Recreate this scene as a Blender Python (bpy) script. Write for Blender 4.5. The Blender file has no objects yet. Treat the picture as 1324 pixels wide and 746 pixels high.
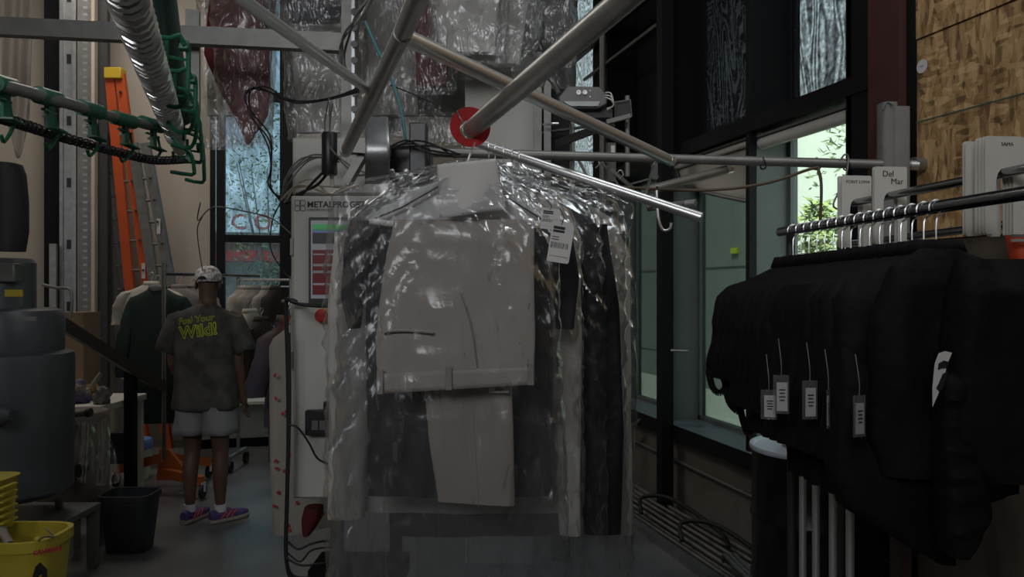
import bpy, math, random
from mathutils import Vector, Matrix, noise

# ------------------------------------------------------------------ camera, light, exposure
S = bpy.context.scene
COL = S.collection
F, CX, CY, EYE = 1000.0, 662.0, 373.0, 1.62
TH = math.atan(0.262)
RT = Vector((math.cos(TH), -math.sin(TH), 0))      # camera right
FW = Vector((math.sin(TH), math.cos(TH), 0))       # camera forward
UP = Vector((0, 0, 1))
cd = bpy.data.cameras.new('camera'); cam = bpy.data.objects.new('camera', cd); COL.objects.link(cam)
cd.sensor_width = 36; cd.lens = 36 * F / 1324; cd.clip_end = 200; cd.clip_start = 0.05
cam.location = (0, 0, EYE); cam.rotation_euler = (math.pi / 2, 0, -TH)
S.camera = cam
S.view_settings.view_transform = 'Standard'
S.view_settings.look = 'None'
S.view_settings.gamma = 1
S.view_settings.use_curve_mapping = False
S.view_settings.exposure = 0.52
S.cycles.transparent_max_bounces = 32
S.cycles.max_bounces = 10

W = bpy.data.worlds.new('world'); S.world = W; W.use_nodes = True
nt = W.node_tree
bg = nt.nodes['Background']
tc = nt.nodes.new('ShaderNodeTexCoord'); sp = nt.nodes.new('ShaderNodeSeparateXYZ')
rp = nt.nodes.new('ShaderNodeValToRGB')
nt.links.new(tc.outputs['Generated'], sp.inputs[0]); nt.links.new(sp.outputs['Z'], rp.inputs['Fac'])
rp.color_ramp.elements[0].position = 0.0; rp.color_ramp.elements[0].color = (0.62, 0.72, 0.74, 1)
rp.color_ramp.elements[1].position = 0.7; rp.color_ramp.elements[1].color = (0.48, 0.62, 0.74, 1)
nt.links.new(rp.outputs[0], bg.inputs[0]); bg.inputs[1].default_value = 1.35

sd = bpy.data.lights.new('sun', 'SUN'); sd.energy = 5.5; sd.angle = 0.05; sd.color = (1, 0.96, 0.88)
sun = bpy.data.objects.new('sun', sd); COL.objects.link(sun)
sun.rotation_euler = Vector((0.42, 0.30, -1.0)).to_track_quat('-Z', 'Y').to_euler()

def area(name, loc, look, sx, sy, power, color):
    l = bpy.data.lights.new(name, 'AREA'); l.shape = 'RECTANGLE'; l.size = sx; l.size_y = sy
    l.energy = power; l.color = color
    o = bpy.data.objects.new(name, l); COL.objects.link(o); o.location = loc
    o.rotation_euler = (Vector(look) - Vector(loc)).to_track_quat('-Z', 'Y').to_euler()
    return o
# daylight through the high windows behind the photographer and through a skylight over the rear bay
area('clerestory_daylight', (-2.2, -2.6, 3.9), (1.2, 3.2, 2.9), 3.2, 1.5, 26, (0.95, 0.97, 1.0)).data.spread = math.radians(95)
area('skylight_daylight', (-1.6, 6.9, 5.1), (-1.6, 6.9, 0), 1.6, 1.6, 32, (1.0, 0.93, 0.84))
area('front_skylight_daylight', (1.0, 2.0, 5.2), (1.0, 2.0, 0), 1.3, .7, 15, (0.93, 0.97, 1.0))  # unseen overhead lamp, added to draw highlights along the rods
area('roadside_window_daylight', (2.5, 1.2, 3.9), (0.2, 2.8, 1.6), 1.4, 0.9, 11, (0.85, 0.95, 1.0))  # unseen side lamp added for highlights on the rods; the wall has no window here

# ------------------------------------------------------------------ helpers
def P(px, py, d):
    return RT * ((px - CX) / F * d) + FW * d + Vector((0, 0, EYE + (CY - py) / F * d))

def R_(z): return Matrix.Rotation(z, 3, 'Z')
CAMR = R_(-TH)
WL = {}

class MB:
    def __init__(s): s.v = []; s.f = []
    def add(s, vs, fs):
        b = len(s.v); s.v += [Vector(v) for v in vs]; s.f += [tuple(i + b for i in f) for f in fs]; return s
    def box(s, c, size, rot=None):
        hx, hy, hz = size[0] / 2, size[1] / 2, size[2] / 2
        vs = [Vector((x, y, z)) for x in (-hx, hx) for y in (-hy, hy) for z in (-hz, hz)]
        if rot is not None: vs = [rot @ v for v in vs]
        c = Vector(c)
        return s.add([v + c for v in vs], [(0, 1, 3, 2), (4, 6, 7, 5), (0, 4, 5, 1), (2, 3, 7, 6), (0, 2, 6, 4), (1, 5, 7, 3)])
    def bx(s, a, b):
        a = Vector(a); b = Vector(b)
        return s.box((a + b) / 2, (abs(b.x - a.x), abs(b.y - a.y), abs(b.z - a.z)))
    def pbox(s, x0, y0, x1, y1, d, th, rot=None):
        c = P((x0 + x1) / 2, (y0 + y1) / 2, d)
        r = rot if rot is not None else Matrix.Identity(3)
        return s.box(c + r @ Vector((0, th / 2, 0)), (abs(x1 - x0) / F * d, th, abs(y1 - y0) / F * d), r)
    def bar(s, p, q, w, h, side=None):
        p = Vector(p); q = Vector(q); d = (q - p).normalized()
        sd_ = side if side is not None else (UP if abs(d.z) < .95 else Vector((0, 1, 0)))
        a = d.cross(sd_).normalized(); b = a.cross(d).normalized()
        vs = [e + a * x * w / 2 + b * y * h / 2 for e in (p, q) for x, y in ((-1, -1), (1, -1), (1, 1), (-1, 1))]
        return s.add(vs, [(3, 2, 1, 0), (4, 5, 6, 7), (0, 1, 5, 4), (1, 2, 6, 5), (2, 3, 7, 6), (3, 0, 4, 7)])
    def tube(s, pts, r, n=10, closed=False, caps=True):
        pts = [Vector(p) for p in pts]; m = len(pts)
        rs = r if isinstance(r, (list, tuple)) else [r] * m
        vs = []; prev = None
        for i in range(m):
            if closed: t = pts[(i + 1) % m] - pts[i - 1]
            else: t = pts[min(i + 1, m - 1)] - pts[max(i - 1, 0)]
            if t.length < 1e-9: t = Vector((0, 0, 1))
            t.normalize()
            if prev is None:
                a = t.cross(UP if abs(t.z) < .9 else Vector((1, 0, 0))).normalized()
            else:
                a = prev - t * prev.dot(t)
                a = a.normalized() if a.length > 1e-6 else t.cross(UP).normalized()
            prev = a; b = t.cross(a)
            for k in range(n):
                an = 2 * math.pi * k / n
                vs.append(pts[i] + (a * math.cos(an) + b * math.sin(an)) * rs[i])
        fs = []
        for i in range(m if closed else m - 1):
            j = (i + 1) % m
            for k in range(n):
                l = (k + 1) % n
                fs.append((i * n + k, i * n + l, j * n + l, j * n + k))
        if caps and not closed:
            fs.append(tuple(range(n - 1, -1, -1))); fs.append(tuple((m - 1) * n + k for k in range(n)))
        return s.add(vs, fs)
    def lathe(s, prof, c, n=32, rot=None):
        c = Vector(c); vs = []; m = len(prof)
        for r, z in prof:
            for k in range(n):
                an = 2 * math.pi * k / n
                v = Vector((r * math.cos(an), r * math.sin(an), z))
                vs.append(c + (rot @ v if rot is not None else v))
        fs = [(i * n + k, i * n + (k + 1) % n, (i + 1) * n + (k + 1) % n, (i + 1) * n + k) for i in range(m - 1) for k in range(n)]
        if prof[0][0] > 1e-4: fs.append(tuple(range(n - 1, -1, -1)))
        if prof[-1][0] > 1e-4: fs.append(tuple((m - 1) * n + k for k in range(n)))
        return s.add(vs, fs)
    def loft(s, secs, n=28, cap0=True, cap1=True, e=0.75, disp=None):
        m = len(secs); vs = []
        for i, (c, ax, ay) in enumerate(secs):
            for k in range(n):
                an = 2 * math.pi * k / n
                cx, sy = math.cos(an), math.sin(an)
                cx = math.copysign(abs(cx) ** e, cx); sy = math.copysign(abs(sy) ** e, sy)
                p = c + ax * cx + ay * sy
                if disp: p = p + disp(p, an, i / (m - 1), ax, ay)
                vs.append(p)
        fs = [(i * n + k, i * n + (k + 1) % n, (i + 1) * n + (k + 1) % n, (i + 1) * n + k) for i in range(m - 1) for k in range(n)]
        if cap0: fs.append(tuple(range(n - 1, -1, -1)))
        if cap1: fs.append(tuple((m - 1) * n + k for k in range(n)))
        return s.add(vs, fs)
    def prism(s, outline, ext):
        n = len(outline); o = [Vector(p) for p in outline]; e = Vector(ext)
        return s.add(o + [p + e for p in o], [tuple(range(n - 1, -1, -1)), tuple(range(n, 2 * n))] + [(i, (i + 1) % n, n + (i + 1) % n, n + i) for i in range(n)])
    def grid(s, fn, nu, nv):
        vs = [fn(i / nu, j / nv) for j in range(nv + 1) for i in range(nu + 1)]
        return s.add(vs, [(j * (nu + 1) + i, j * (nu + 1) + i + 1, (j + 1) * (nu + 1) + i + 1, (j + 1) * (nu + 1) + i) for j in range(nv) for i in range(nu)])
    def ball(s, c, r, n=12, m=8, sc=(1, 1, 1)):
        prof = [(r * math.sin(math.pi * i / m), -r * math.cos(math.pi * i / m)) for i in range(m + 1)]
        prof[0] = (0.0005, -r); prof[-1] = (0.0005, r)
        b = len(s.v); s.lathe(prof, (0, 0, 0), n)
        for i in range(b, len(s.v)):
            v = s.v[i]; s.v[i] = Vector((v.x * sc[0], v.y * sc[1], v.z * sc[2])) + Vector(c)
        return s
    def build(s, name, m, parent=None, smooth=True, bevel=0, local=False, sub=0, thick=0, base=None):
        if parent is not None: off = Vector((0, 0, 0)) if local else WL.get(parent.name, Vector((0, 0, 0)))
        elif local: off = Vector((0, 0, 0))
        else:
            xs = [v.x for v in s.v]; ys = [v.y for v in s.v]; zs = [v.z for v in s.v]
            off = Vector(((min(xs) + max(xs)) / 2, (min(ys) + max(ys)) / 2, min(zs)))
        me = bpy.data.meshes.new(name); me.from_pydata([v - off for v in s.v], [], s.f); me.update()
        if isinstance(m, (list, tuple)):
            for q in m: me.materials.append(q)
        else: me.materials.append(m)
        if smooth:
            me.polygons.foreach_set('use_smooth', [True] * len(me.polygons))
            try: me.set_sharp_from_angle(angle=math.radians(38))
            except Exception: pass
        o = bpy.data.objects.new(name, me); COL.objects.link(o)
        if parent is not None: o.parent = parent; WL[o.name] = off
        else: o.location = off; WL[o.name] = off
        if bevel:
            b = o.modifiers.new('bevel', 'BEVEL'); b.width = bevel; b.segments = 2; b.limit_method = 'ANGLE'
        if thick:
            b = o.modifiers.new('solid', 'SOLIDIFY'); b.thickness = thick; b.offset = 0
        if sub:
            b = o.modifiers.new('sub', 'SUBSURF'); b.levels = sub; b.render_levels = sub
        return o

def tag(o, label=None, cat=None, group=None, kind=None):
    if label: o['label'] = label
    if cat: o['category'] = cat
    if group: o['group'] = group
    if kind: o['kind'] = kind
    return o
def thing(name, label, cat, loc=(0, 0, 0), rz=0, group=None):
    o = bpy.data.objects.new(name, None); COL.objects.link(o); o.location = loc; o.rotation_euler = (0, 0, rz)
    o.empty_display_size = .1; WL[o.name] = Vector(loc)
    return tag(o, label, cat, group)
TRIM = [40]
def struct(name, mb, m, parent=None, **k):
    if parent is None and not name.startswith(('wall_', 'floor', 'ceiling', 'window_', 'trim_', 'ground')): TRIM[0] += 1; name = 'trim_%d' % TRIM[0]
    o = mb.build(name, m, parent, **k)
    if parent is None: o['kind'] = 'structure'
    return o
def copy_tree(o, parent=None, loc=None, rz=None, label=None):
    c = o.copy(); COL.objects.link(c); c.parent = parent
    if loc is not None: c.location = loc
    if rz is not None: c.rotation_euler = (0, 0, rz)
    if label: c['label'] = label
    for ch in list(o.children): copy_tree(ch, c)
    return c
def lerp(a, b, t): return a + (b - a) * t
def spline(pts, n=8):
    pts = [Vector(p) for p in pts]; out = []
    q = [pts[0]] + pts + [pts[-1]]
    for i in range(len(pts) - 1):
        a, b, c, d = q[i], q[i + 1], q[i + 2], q[i + 3]
        for k in range(n):
            t = k / n
            out.append(0.5 * ((2 * b) + (c - a) * t + (2 * a - 5 * b + 4 * c - d) * t * t + (3 * b - a - 3 * c + d) * t ** 3))
    out.append(pts[-1]); return out
def text_mb(txt, size, ext, loc, xv, yv, nv, off=0.0, align='LEFT', warp=None):
    cu = bpy.data.curves.new('t', 'FONT'); cu.body = txt; cu.size = size; cu.extrude = ext; cu.offset = off; cu.align_x = align
    cu.resolution_u = 3
    o = bpy.data.objects.new('t', cu); COL.objects.link(o)
    dg = bpy.context.evaluated_depsgraph_get(); me = o.evaluated_get(dg).to_mesh()
    mb = MB(); loc = Vector(loc)
    vs = []
    for v in me.vertices:
        if warp: vs.append(warp(v.co))
        else: vs.append(loc + Vector(xv) * v.co.x + Vector(yv) * v.co.y + Vector(nv) * v.co.z)
    mb.add(vs, [tuple(p.vertices) for p in me.polygons])
    o.evaluated_get(dg).to_mesh_clear(); bpy.data.objects.remove(o)
    return mb

# ------------------------------------------------------------------ materials
M = {}
def mat(key, col, rough=.6, metal=0, var=0, vscale=8, bump=0, bscale=60, stretch=(1, 1, 1), col2=None, spec=.5, coat=0, alpha=1, trans=0):
    m = bpy.data.materials.new(key); m.use_nodes = True; n = m.node_tree.nodes; l = m.node_tree.links
    b = n['Principled BSDF']
    b.inputs['Base Color'].default_value = (*col, 1); b.inputs['Roughness'].default_value = rough
    b.inputs['Metallic'].default_value = metal; b.inputs['Specular IOR Level'].default_value = spec
    b.inputs['Coat Weight'].default_value = coat; b.inputs['Alpha'].default_value = alpha
    t = n.new('ShaderNodeTexCoord'); mp = n.new('ShaderNodeMapping'); mp.inputs['Scale'].default_value = stretch
    l.new(t.outputs['Object'], mp.inputs[0])
    if var or col2:
        z = n.new('ShaderNodeTexNoise'); z.inputs['Scale'].default_value = vscale; z.inputs['Detail'].default_value = 5
        l.new(mp.outputs[0], z.inputs['Vector'])
        r = n.new('ShaderNodeValToRGB'); r.color_ramp.elements[0].position = .36; r.color_ramp.elements[1].position = .66
        c2 = col2 if col2 else tuple(c * (1 - var) for c in col)
        r.color_ramp.elements[0].color = (*c2, 1); r.color_ramp.elements[1].color = (*col, 1)
        l.new(z.outputs['Fac'], r.inputs[0]); l.new(r.outputs[0], b.inputs['Base Color'])
    if bump:
        z = n.new('ShaderNodeTexNoise'); z.inputs['Scale'].default_value = bscale; z.inputs['Detail'].default_value = 4
        l.new(mp.outputs[0], z.inputs['Vector'])
        q = n.new('ShaderNodeBump'); q.inputs['Strength'].default_value = bump; q.inputs['Distance'].default_value = .01
        l.new(z.outputs['Fac'], q.inputs['Height']); l.new(q.outputs[0], b.inputs['Normal'])
    M[key] = m; return m
mat('concrete_floor', (.16, .16, .16), .32, var=.35, vscale=2.2, bump=.08, bscale=9)
mat('wall_paint', (.52, .46, .39), .8, var=.06, vscale=1.2, bump=.03, bscale=50)
mat('ceiling_paint', (.12, .12, .12), .9)
mat('concrete_wall', (.17, .15, .13), .85, var=.3, vscale=3, bump=.3, bscale=12)
mat('rough_concrete', (.12, .09, .065), .9, col2=(.055, .043, .034), vscale=7, bump=.5, bscale=18, stretch=(1, 1, .35))
mat('black_frame', (.006, .006, .007), .6, spec=.25)
mat('grey_frame', (.13, .15, .14), .5, var=.08)
mat('sill_metal', (.16, .19, .22), .35)
mat('red_steel', (.07, .022, .018), .6, var=.2)
mat('dark_steel', (.03, .03, .03), .5)
mat('galv', (.38, .39, .39), .42, .85, var=.2, vscale=14)
mat('galv_dull', (.24, .235, .22), .5, .5, var=.2, vscale=10)
mat('chrome', (.80, .80, .79), .36, .9, bump=.03, bscale=14)
mat('chrome_dark', (.30, .30, .31), .2, 1)
mat('brushed', (.46, .455, .43), .38, .75, var=.15, vscale=20, stretch=(1, 1, 1), bump=.04, bscale=60)
mat('pipe_grey', (.27, .26, .24), .45, .6, var=.2, vscale=9)
mat('green_paint', (.015, .13, .065), .4, var=.15)
mat('green_grey_paint', (.05, .12, .095), .4, var=.2)
mat('black_plastic', (.012, .012, .013), .4)
mat('rubber', (.01, .01, .011), .65)
mat('orange_fibre', (.62, .10, .025), .5, var=.1)
mat('orange_paint', (.45, .11, .02), .5)
mat('yellow_plastic', (.62, .42, .03), .5)
mat('bucket_yellow', (.50, .40, .04), .5, var=.12)
mat('red_plastic', (.42, .012, .014), .45)
mat('red_ink', (.4, .03, .03), .6)
mat('ink', (.012, .012, .012), .6)
mat('garment_cape', (.50, .49, .48), .8)
mat('bag_cloth', (.50, .47, .43), .9, var=.3, vscale=5)
mat('paper', (.62, .60, .58), .8, var=.05)
mat('white_plastic', (.66, .64, .58), .55, var=.06)
mat('white_paint', (.46, .45, .41), .5, var=.06, vscale=3)
mat('grey_panel', (.26, .27, .25), .5, var=.1)
mat('mid_grey_metal', (.17, .17, .16), .4, .4, var=.2)
mat('blue_grey_tank', (.085, .09, .10), .4, .3, var=.2, vscale=4)
mat('beige_tank', (.20, .17, .14), .6, .2, var=.3, vscale=5)
mat('canvas', (.6, .52, .43), .9, var=.15, vscale=5, bump=.3, bscale=20)
mat('cardboard', (.22, .15, .09), .85, var=.1)
mat('rail_wood', (.05, .035, .028), .6)
mat('trouser', (.37, .325, .29), .85, var=.1, vscale=5, bump=.25, bscale=260)
mat('trouser_leg', (.30, .265, .235), .85, var=.1, vscale=5, bump=.25, bscale=260)
mat('beige_coat', (.58, .53, .46), .9, var=.12, vscale=4, bump=.2, bscale=120)
mat('black_cloth', (.017, .016, .019), .75, var=.3, vscale=8, bump=.4, bscale=18)
mat('black_satin', (.016, .017, .02), .32, var=.3, vscale=8, bump=.7, bscale=14)
mat('brown_cloth', (.035, .026, .022), .9)
mat('work_black', (.0075, .0065, .0065), .75, var=.3, vscale=10, bump=.45, bscale=30, spec=.15)
mat('green_cloth', (.012, .032, .026), .8, var=.2, bump=.2, bscale=30)
mat('lining', (.22, .21, .2), .9)
mat('burgundy', (.13, .012, .014), .7, var=.2, vscale=7)
mat('pale_cloth', (.58, .53, .46), .9, var=.25, vscale=5)
mat('grey_cloth', (.24, .225, .215), .9, var=.25, vscale=5)
mat('navy_cloth', (.03, .032, .045), .9)
mat('blouse', (.07, .035, .025), .8, col2=(.06, .055, .085), vscale=6)
mat('rust_cloth', (.22, .06, .03), .8, var=.3)
mat('cream_cloth', (.34, .31, .27), .85, var=.1)
mat('skin', (.11, .055, .038), .55, var=.1, vscale=9)
mat('shirt_cloth', (.085, .08, .07), .9, col2=(.04, .038, .033), vscale=11, bump=.15, bscale=30)
mat('shorts_cloth', (.24, .24, .24), .9, var=.1, vscale=8, bump=.2, bscale=25)
mat('cap_cloth', (.85, .82, .8), .85, col2=(.2, .14, .14), vscale=42)
mat('lime_print', (.42, .46, .02), .7)
mat('shoe_purple', (.055, .03, .12), .6, col2=(.09, .05, .2), vscale=20)
mat('shoe_pink', (.55, .10, .10), .6)
mat('shoe_sole', (.3, .24, .2), .7)
mat('sock', (.55, .55, .58), .9)
mat('teal_wire', (.03, .17, .19), .5)
mat('grey_wire', (.12, .13, .12), .5)
mat('lid_blue', (.6, .66, .74), .35)
mat('gloss_black', (.004, .004, .005), .3, spec=.4)
mat('purple_rag', (.07, .045, .17), .9, col2=(.3, .26, .2), vscale=14)
mat('gold_rag', (.32, .2, .07), .9, var=.4)
mat('bin_plastic', (.016, .018, .022), .45)
mat('leaf', (.30, .42, .14), .7, var=.4, vscale=6)
mat('leaf_dark', (.13, .2, .08), .7, var=.4, vscale=6)
mat('bark', (.13, .1, .08), .9)
mat('outside_pale', (.57, .66, .55), .9, var=.04)
mat('outside_grey', (.19, .21, .195), .9, var=.06)  # seam grey; also holds the shade of the farther building as colour
mat('paving', (.34, .36, .33), .9, var=.08, vscale=3)
mat('brick_pale', (.42, .40, .38), .9, var=.3, vscale=3)
mat('dark_blob', (.008, .008, .01), .9)
mat('yellow_label', (.4, .3, .03), .6)
mat('shade_fabric', (.42, .39, .33), .9)
mat('brown_rod', (.10, .07, .045), .6)
mat('orange_vest', (.62, .07, .02), .6)
mat('sign_blue', (.12, .2, .45), .6)

def emis(key, col, st):
    m = bpy.data.materials.new(key); m.use_nodes = True; b = m.node_tree.nodes['Principled BSDF']
    b.inputs['Base Color'].default_value = (*col, 1); b.inputs['Emission Color'].default_value = (*col, 1); b.inputs['Emission Strength'].default_value = st
    b.inputs['Roughness'].default_value = .3; M[key] = m
emis('scr_white', (.32, .33, .36), .08); emis('scr_red', (.13, .005, .01), .06); emis('scr_blue', (.1, .1, .3), .25)
emis('scr_green', (.04, .25, .07), .25); emis('scr_black', (.01, .01, .012), .3)

def osb():
    m = bpy.data.materials.new('osb'); m.use_nodes = True; n = m.node_tree.nodes; l = m.node_tree.links; b = n['Principled BSDF']
    t = n.new('ShaderNodeTexCoord'); b.inputs['Roughness'].default_value = .75
    cols = []
    for k, (ro, sc) in enumerate(((.5, (1, 34, 7)), (-.9, (1, 9, 30)), (1.6, (1, 30, 8)))):
        mp = n.new('ShaderNodeMapping'); mp.inputs['Rotation'].default_value = (ro, 0, 0); mp.inputs['Scale'].default_value = sc
        l.new(t.outputs['Object'], mp.inputs[0])
        v = n.new('ShaderNodeTexVoronoi'); v.inputs['Scale'].default_value = 1.6; v.inputs['Randomness'].default_value = 1
        l.new(mp.outputs[0], v.inputs['Vector']); cols.append(v)
    mx = n.new('ShaderNodeMix'); mx.data_type = 'RGBA'; ns = n.new('ShaderNodeTexNoise'); ns.inputs['Scale'].default_value = 7
    l.new(t.outputs['Object'], ns.inputs['Vector'])
    st = n.new('ShaderNodeMath'); st.operation = 'GREATER_THAN'; st.inputs[1].default_value = .5; l.new(ns.outputs['Fac'], st.inputs[0])
    l.new(st.outputs[0], mx.inputs[0]); l.new(cols[0].outputs['Color'], mx.inputs[6]); l.new(cols[1].outputs['Color'], mx.inputs[7])
    mx2 = n.new('ShaderNodeMix'); mx2.data_type = 'RGBA'; mx2.inputs[0].default_value = .45
    l.new(mx.outputs[2], mx2.inputs[6]); l.new(cols[2].outputs['Color'], mx2.inputs[7])
    bw = n.new('ShaderNodeRGBToBW'); l.new(mx2.outputs[2], bw.inputs[0])
    r = n.new('ShaderNodeValToRGB'); e = r.color_ramp.elements
    e[0].position = .2; e[0].color = (.14, .075, .03, 1); e[1].position = .8; e[1].color = (.62, .40, .19, 1)
    q = e.new(.45); q.color = (.36, .21, .085, 1)
    l.new(bw.outputs[0], r.inputs[0]); l.new(r.outputs[0], b.inputs['Base Color'])
    bp = n.new('ShaderNodeBump'); bp.inputs['Strength'].default_value = .3; bp.inputs['Distance'].default_value = .004
    l.new(bw.outputs[0], bp.inputs['Height']); l.new(bp.outputs[0], b.inputs['Normal']); M['osb'] = m
osb()

def plastic(key, base, haze, scale, tint=(.93, .94, .95), rough=.26, stretch=(1, 1, .16)):
    """thin clear film: see-through, with wrinkles that catch the light"""
    m = bpy.data.materials.new(key); m.use_nodes = True; n = m.node_tree.nodes; l = m.node_tree.links
    n.remove(n['Principled BSDF']); out = n['Material Output']
    t = n.new('ShaderNodeTexCoord'); mp = n.new('ShaderNodeMapping'); mp.inputs['Scale'].default_value = stretch
    l.new(t.outputs['Object'], mp.inputs[0])
    a = n.new('ShaderNodeTexNoise'); a.inputs['Scale'].default_value = scale; a.inputs['Detail'].default_value = 3; a.inputs['Distortion'].default_value = 1.6
    l.new(mp.outputs[0], a.inputs['Vector'])
    ab = n.new('ShaderNodeMath'); ab.operation = 'SUBTRACT'; ab.inputs[1].default_value = .5; l.new(a.outputs['Fac'], ab.inputs[0])
    ac = n.new('ShaderNodeMath'); ac.operation = 'ABSOLUTE'; l.new(ab.outputs[0], ac.inputs[0])      # sharp ridges
    v = n.new('ShaderNodeTexNoise'); v.inputs['Scale'].default_value = scale * 4.5; v.inputs['Detail'].default_value = 3; v.inputs['Distortion'].default_value = .8
    l.new(t.outputs['Object'], v.inputs['Vector'])
    v1 = n.new('ShaderNodeMath'); v1.operation = 'SUBTRACT'; v1.inputs[1].default_value = .5; l.new(v.outputs['Fac'], v1.inputs[0])
    v2 = n.new('ShaderNodeMath'); v2.operation = 'ABSOLUTE'; l.new(v1.outputs[0], v2.inputs[0])
    big = n.new('ShaderNodeTexNoise'); big.inputs['Scale'].default_value = 3.5; l.new(t.outputs['Object'], big.inputs['Vector'])
    bm = n.new('ShaderNodeMapRange'); bm.inputs['From Min'].default_value = .42; bm.inputs['From Max'].default_value = .68; l.new(big.outputs['Fac'], bm.inputs['Value'])
    v3 = n.new('ShaderNodeMath'); v3.operation = 'MULTIPLY'; l.new(v2.outputs[0], v3.inputs[0]); l.new(bm.outputs[0], v3.inputs[1])
    h = n.new('ShaderNodeMath'); h.operation = 'MULTIPLY_ADD'; h.inputs[1].default_value = .07
    l.new(v3.outputs[0], h.inputs[0]); l.new(ac.outputs[0], h.inputs[2])
    bp = n.new('ShaderNodeBump'); bp.inputs['Strength'].default_value = 1; bp.inputs['Distance'].default_value = .035; l.new(h.outputs[0], bp.inputs['Height'])
    g = n.new('ShaderNodeBsdfGlossy'); g.inputs['Roughness'].default_value = rough; g.inputs['Color'].default_value = (.95, .95, .95, 1); l.new(bp.outputs[0], g.inputs['Normal'])
    d = n.new('ShaderNodeBsdfDiffuse'); d.inputs['Color'].default_value = (.62, .62, .62, 1)
    tl = n.new('ShaderNodeBsdfTranslucent'); tl.inputs['Color'].default_value = (.62, .62, .62, 1)
    hz = n.new('ShaderNodeMixShader'); hz.inputs[0].default_value = .5; l.new(d.outputs[0], hz.inputs[1]); l.new(tl.outputs[0], hz.inputs[2])
    tr = n.new('ShaderNodeBsdfTransparent'); tr.inputs['Color'].default_value = (*tint, 1)
    m1 = n.new('ShaderNodeMixShader'); m1.inputs[0].default_value = haze; l.new(tr.outputs[0], m1.inputs[1]); l.new(hz.outputs[0], m1.inputs[2])
    lw = n.new('ShaderNodeLayerWeight'); lw.inputs['Blend'].default_value = .35; l.new(bp.outputs[0], lw.inputs['Normal'])
    f = n.new('ShaderNodeMath'); f.operation = 'MULTIPLY_ADD'; f.inputs[1].default_value = .34; f.inputs[2].default_value = base; l.new(lw.outputs['Fresnel'], f.inputs[0])
    m2 = n.new('ShaderNodeMixShader'); l.new(f.outputs[0], m2.inputs[0]); l.new(m1.outputs[0], m2.inputs[1]); l.new(g.outputs[0], m2.inputs[2])
    l.new(m2.outputs[0], out.inputs['Surface']); M[key] = m
plastic('film', .03, .035, 4)
plastic('film_back', .03, .035, 4.5)
plastic('film_high', .05, .13, 6, stretch=(1, 1, .6))
plastic('badge_film', .06, .12, 2, rough=.08)

def glassmat(key, tint, gl=.06):
    m = bpy.data.materials.new(key); m.use_nodes = True; n = m.node_tree.nodes; l = m.node_tree.links
    n.remove(n['Principled BSDF']); tr = n.new('ShaderNodeBsdfTransparent'); tr.inputs[0].default_value = (*tint, 1)
    g = n.new('ShaderNodeBsdfGlossy'); g.inputs['Roughness'].default_value = .02; x = n.new('ShaderNodeMixShader')
    fr = n.new('ShaderNodeLayerWeight'); fr.inputs['Blend'].default_value = .12
    f = n.new('ShaderNodeMath'); f.operation = 'MULTIPLY_ADD'; f.inputs[1].default_value = .5; f.inputs[2].default_value = gl * .3; l.new(fr.outputs['Fresnel'], f.inputs[0])
    l.new(f.outputs[0], x.inputs[0]); l.new(tr.outputs[0], x.inputs[1]); l.new(g.outputs[0], x.inputs[2]); l.new(x.outputs[0], n['Material Output'].inputs[0]); M[key] = m
glassmat('glass_clear', (.95, .975, .96)); glassmat('glass_tint', (.40, .45, .42)); glassmat('glass_rear', (.62, .68, .70))

def screen(key, open_lo, open_hi, sc, dist):
    """woven solar screen: dark yarn with fine holes, its weave beating against the outer layer in moire bands"""
    m = bpy.data.materials.new(key); m.use_nodes = True; n = m.node_tree.nodes; l = m.node_tree.links
    n.remove(n['Principled BSDF']); t = n.new('ShaderNodeTexCoord')
    mp = n.new('ShaderNodeMapping'); mp.inputs['Scale'].default_value = (1, 1, .4); l.new(t.outputs['Object'], mp.inputs[0])
    z = n.new('ShaderNodeTexNoise'); z.inputs['Scale'].default_value = 2.2; z.inputs['Detail'].default_value = 2; z.inputs['Distortion'].default_value = dist * .2; l.new(mp.outputs[0], z.inputs['Vector'])
    m1 = n.new('ShaderNodeMath'); m1.operation = 'MULTIPLY'; m1.inputs[1].default_value = sc * 16; l.new(z.outputs['Fac'], m1.inputs[0])
    sx = n.new('ShaderNodeSeparateXYZ'); l.new(t.outputs['Object'], sx.inputs[0])
    m0 = n.new('ShaderNodeMath'); m0.operation = 'MULTIPLY_ADD'; m0.inputs[1].default_value = 70; l.new(sx.outputs['Y'], m0.inputs[0]); l.new(m1.outputs[0], m0.inputs[2])
    w = n.new('ShaderNodeMath'); w.operation = 'SINE'; l.new(m0.outputs[0], w.inputs[0])
    z2 = n.new('ShaderNodeTexNoise'); z2.inputs['Scale'].default_value = 40; z2.inputs['Detail'].default_value = 3; l.new(t.outputs['Object'], z2.inputs['Vector'])
    a = n.new('ShaderNodeMath'); a.operation = 'MULTIPLY_ADD'; a.inputs[1].default_value = .2; l.new(w.outputs[0], a.inputs[0]); l.new(z2.outputs['Fac'], a.inputs[2])
    r = n.new('ShaderNodeMapRange'); r.inputs['From Min'].default_value = .2; r.inputs['From Max'].default_value = .85
    r.inputs['To Min'].default_value = open_lo; r.inputs['To Max'].default_value = open_hi; l.new(a.outputs[0], r.inputs['Value'])
    tr = n.new('ShaderNodeBsdfTransparent'); d = n.new('ShaderNodeBsdfDiffuse'); d.inputs[0].default_value = (.02, .022, .025, 1)
    x = n.new('ShaderNodeMixShader'); l.new(r.outputs[0], x.inputs[0]); l.new(d.outputs[0], x.inputs[1]); l.new(tr.outputs[0], x.inputs[2])
    l.new(x.outputs[0], n['Material Output'].inputs[0]); M[key] = m
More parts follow.
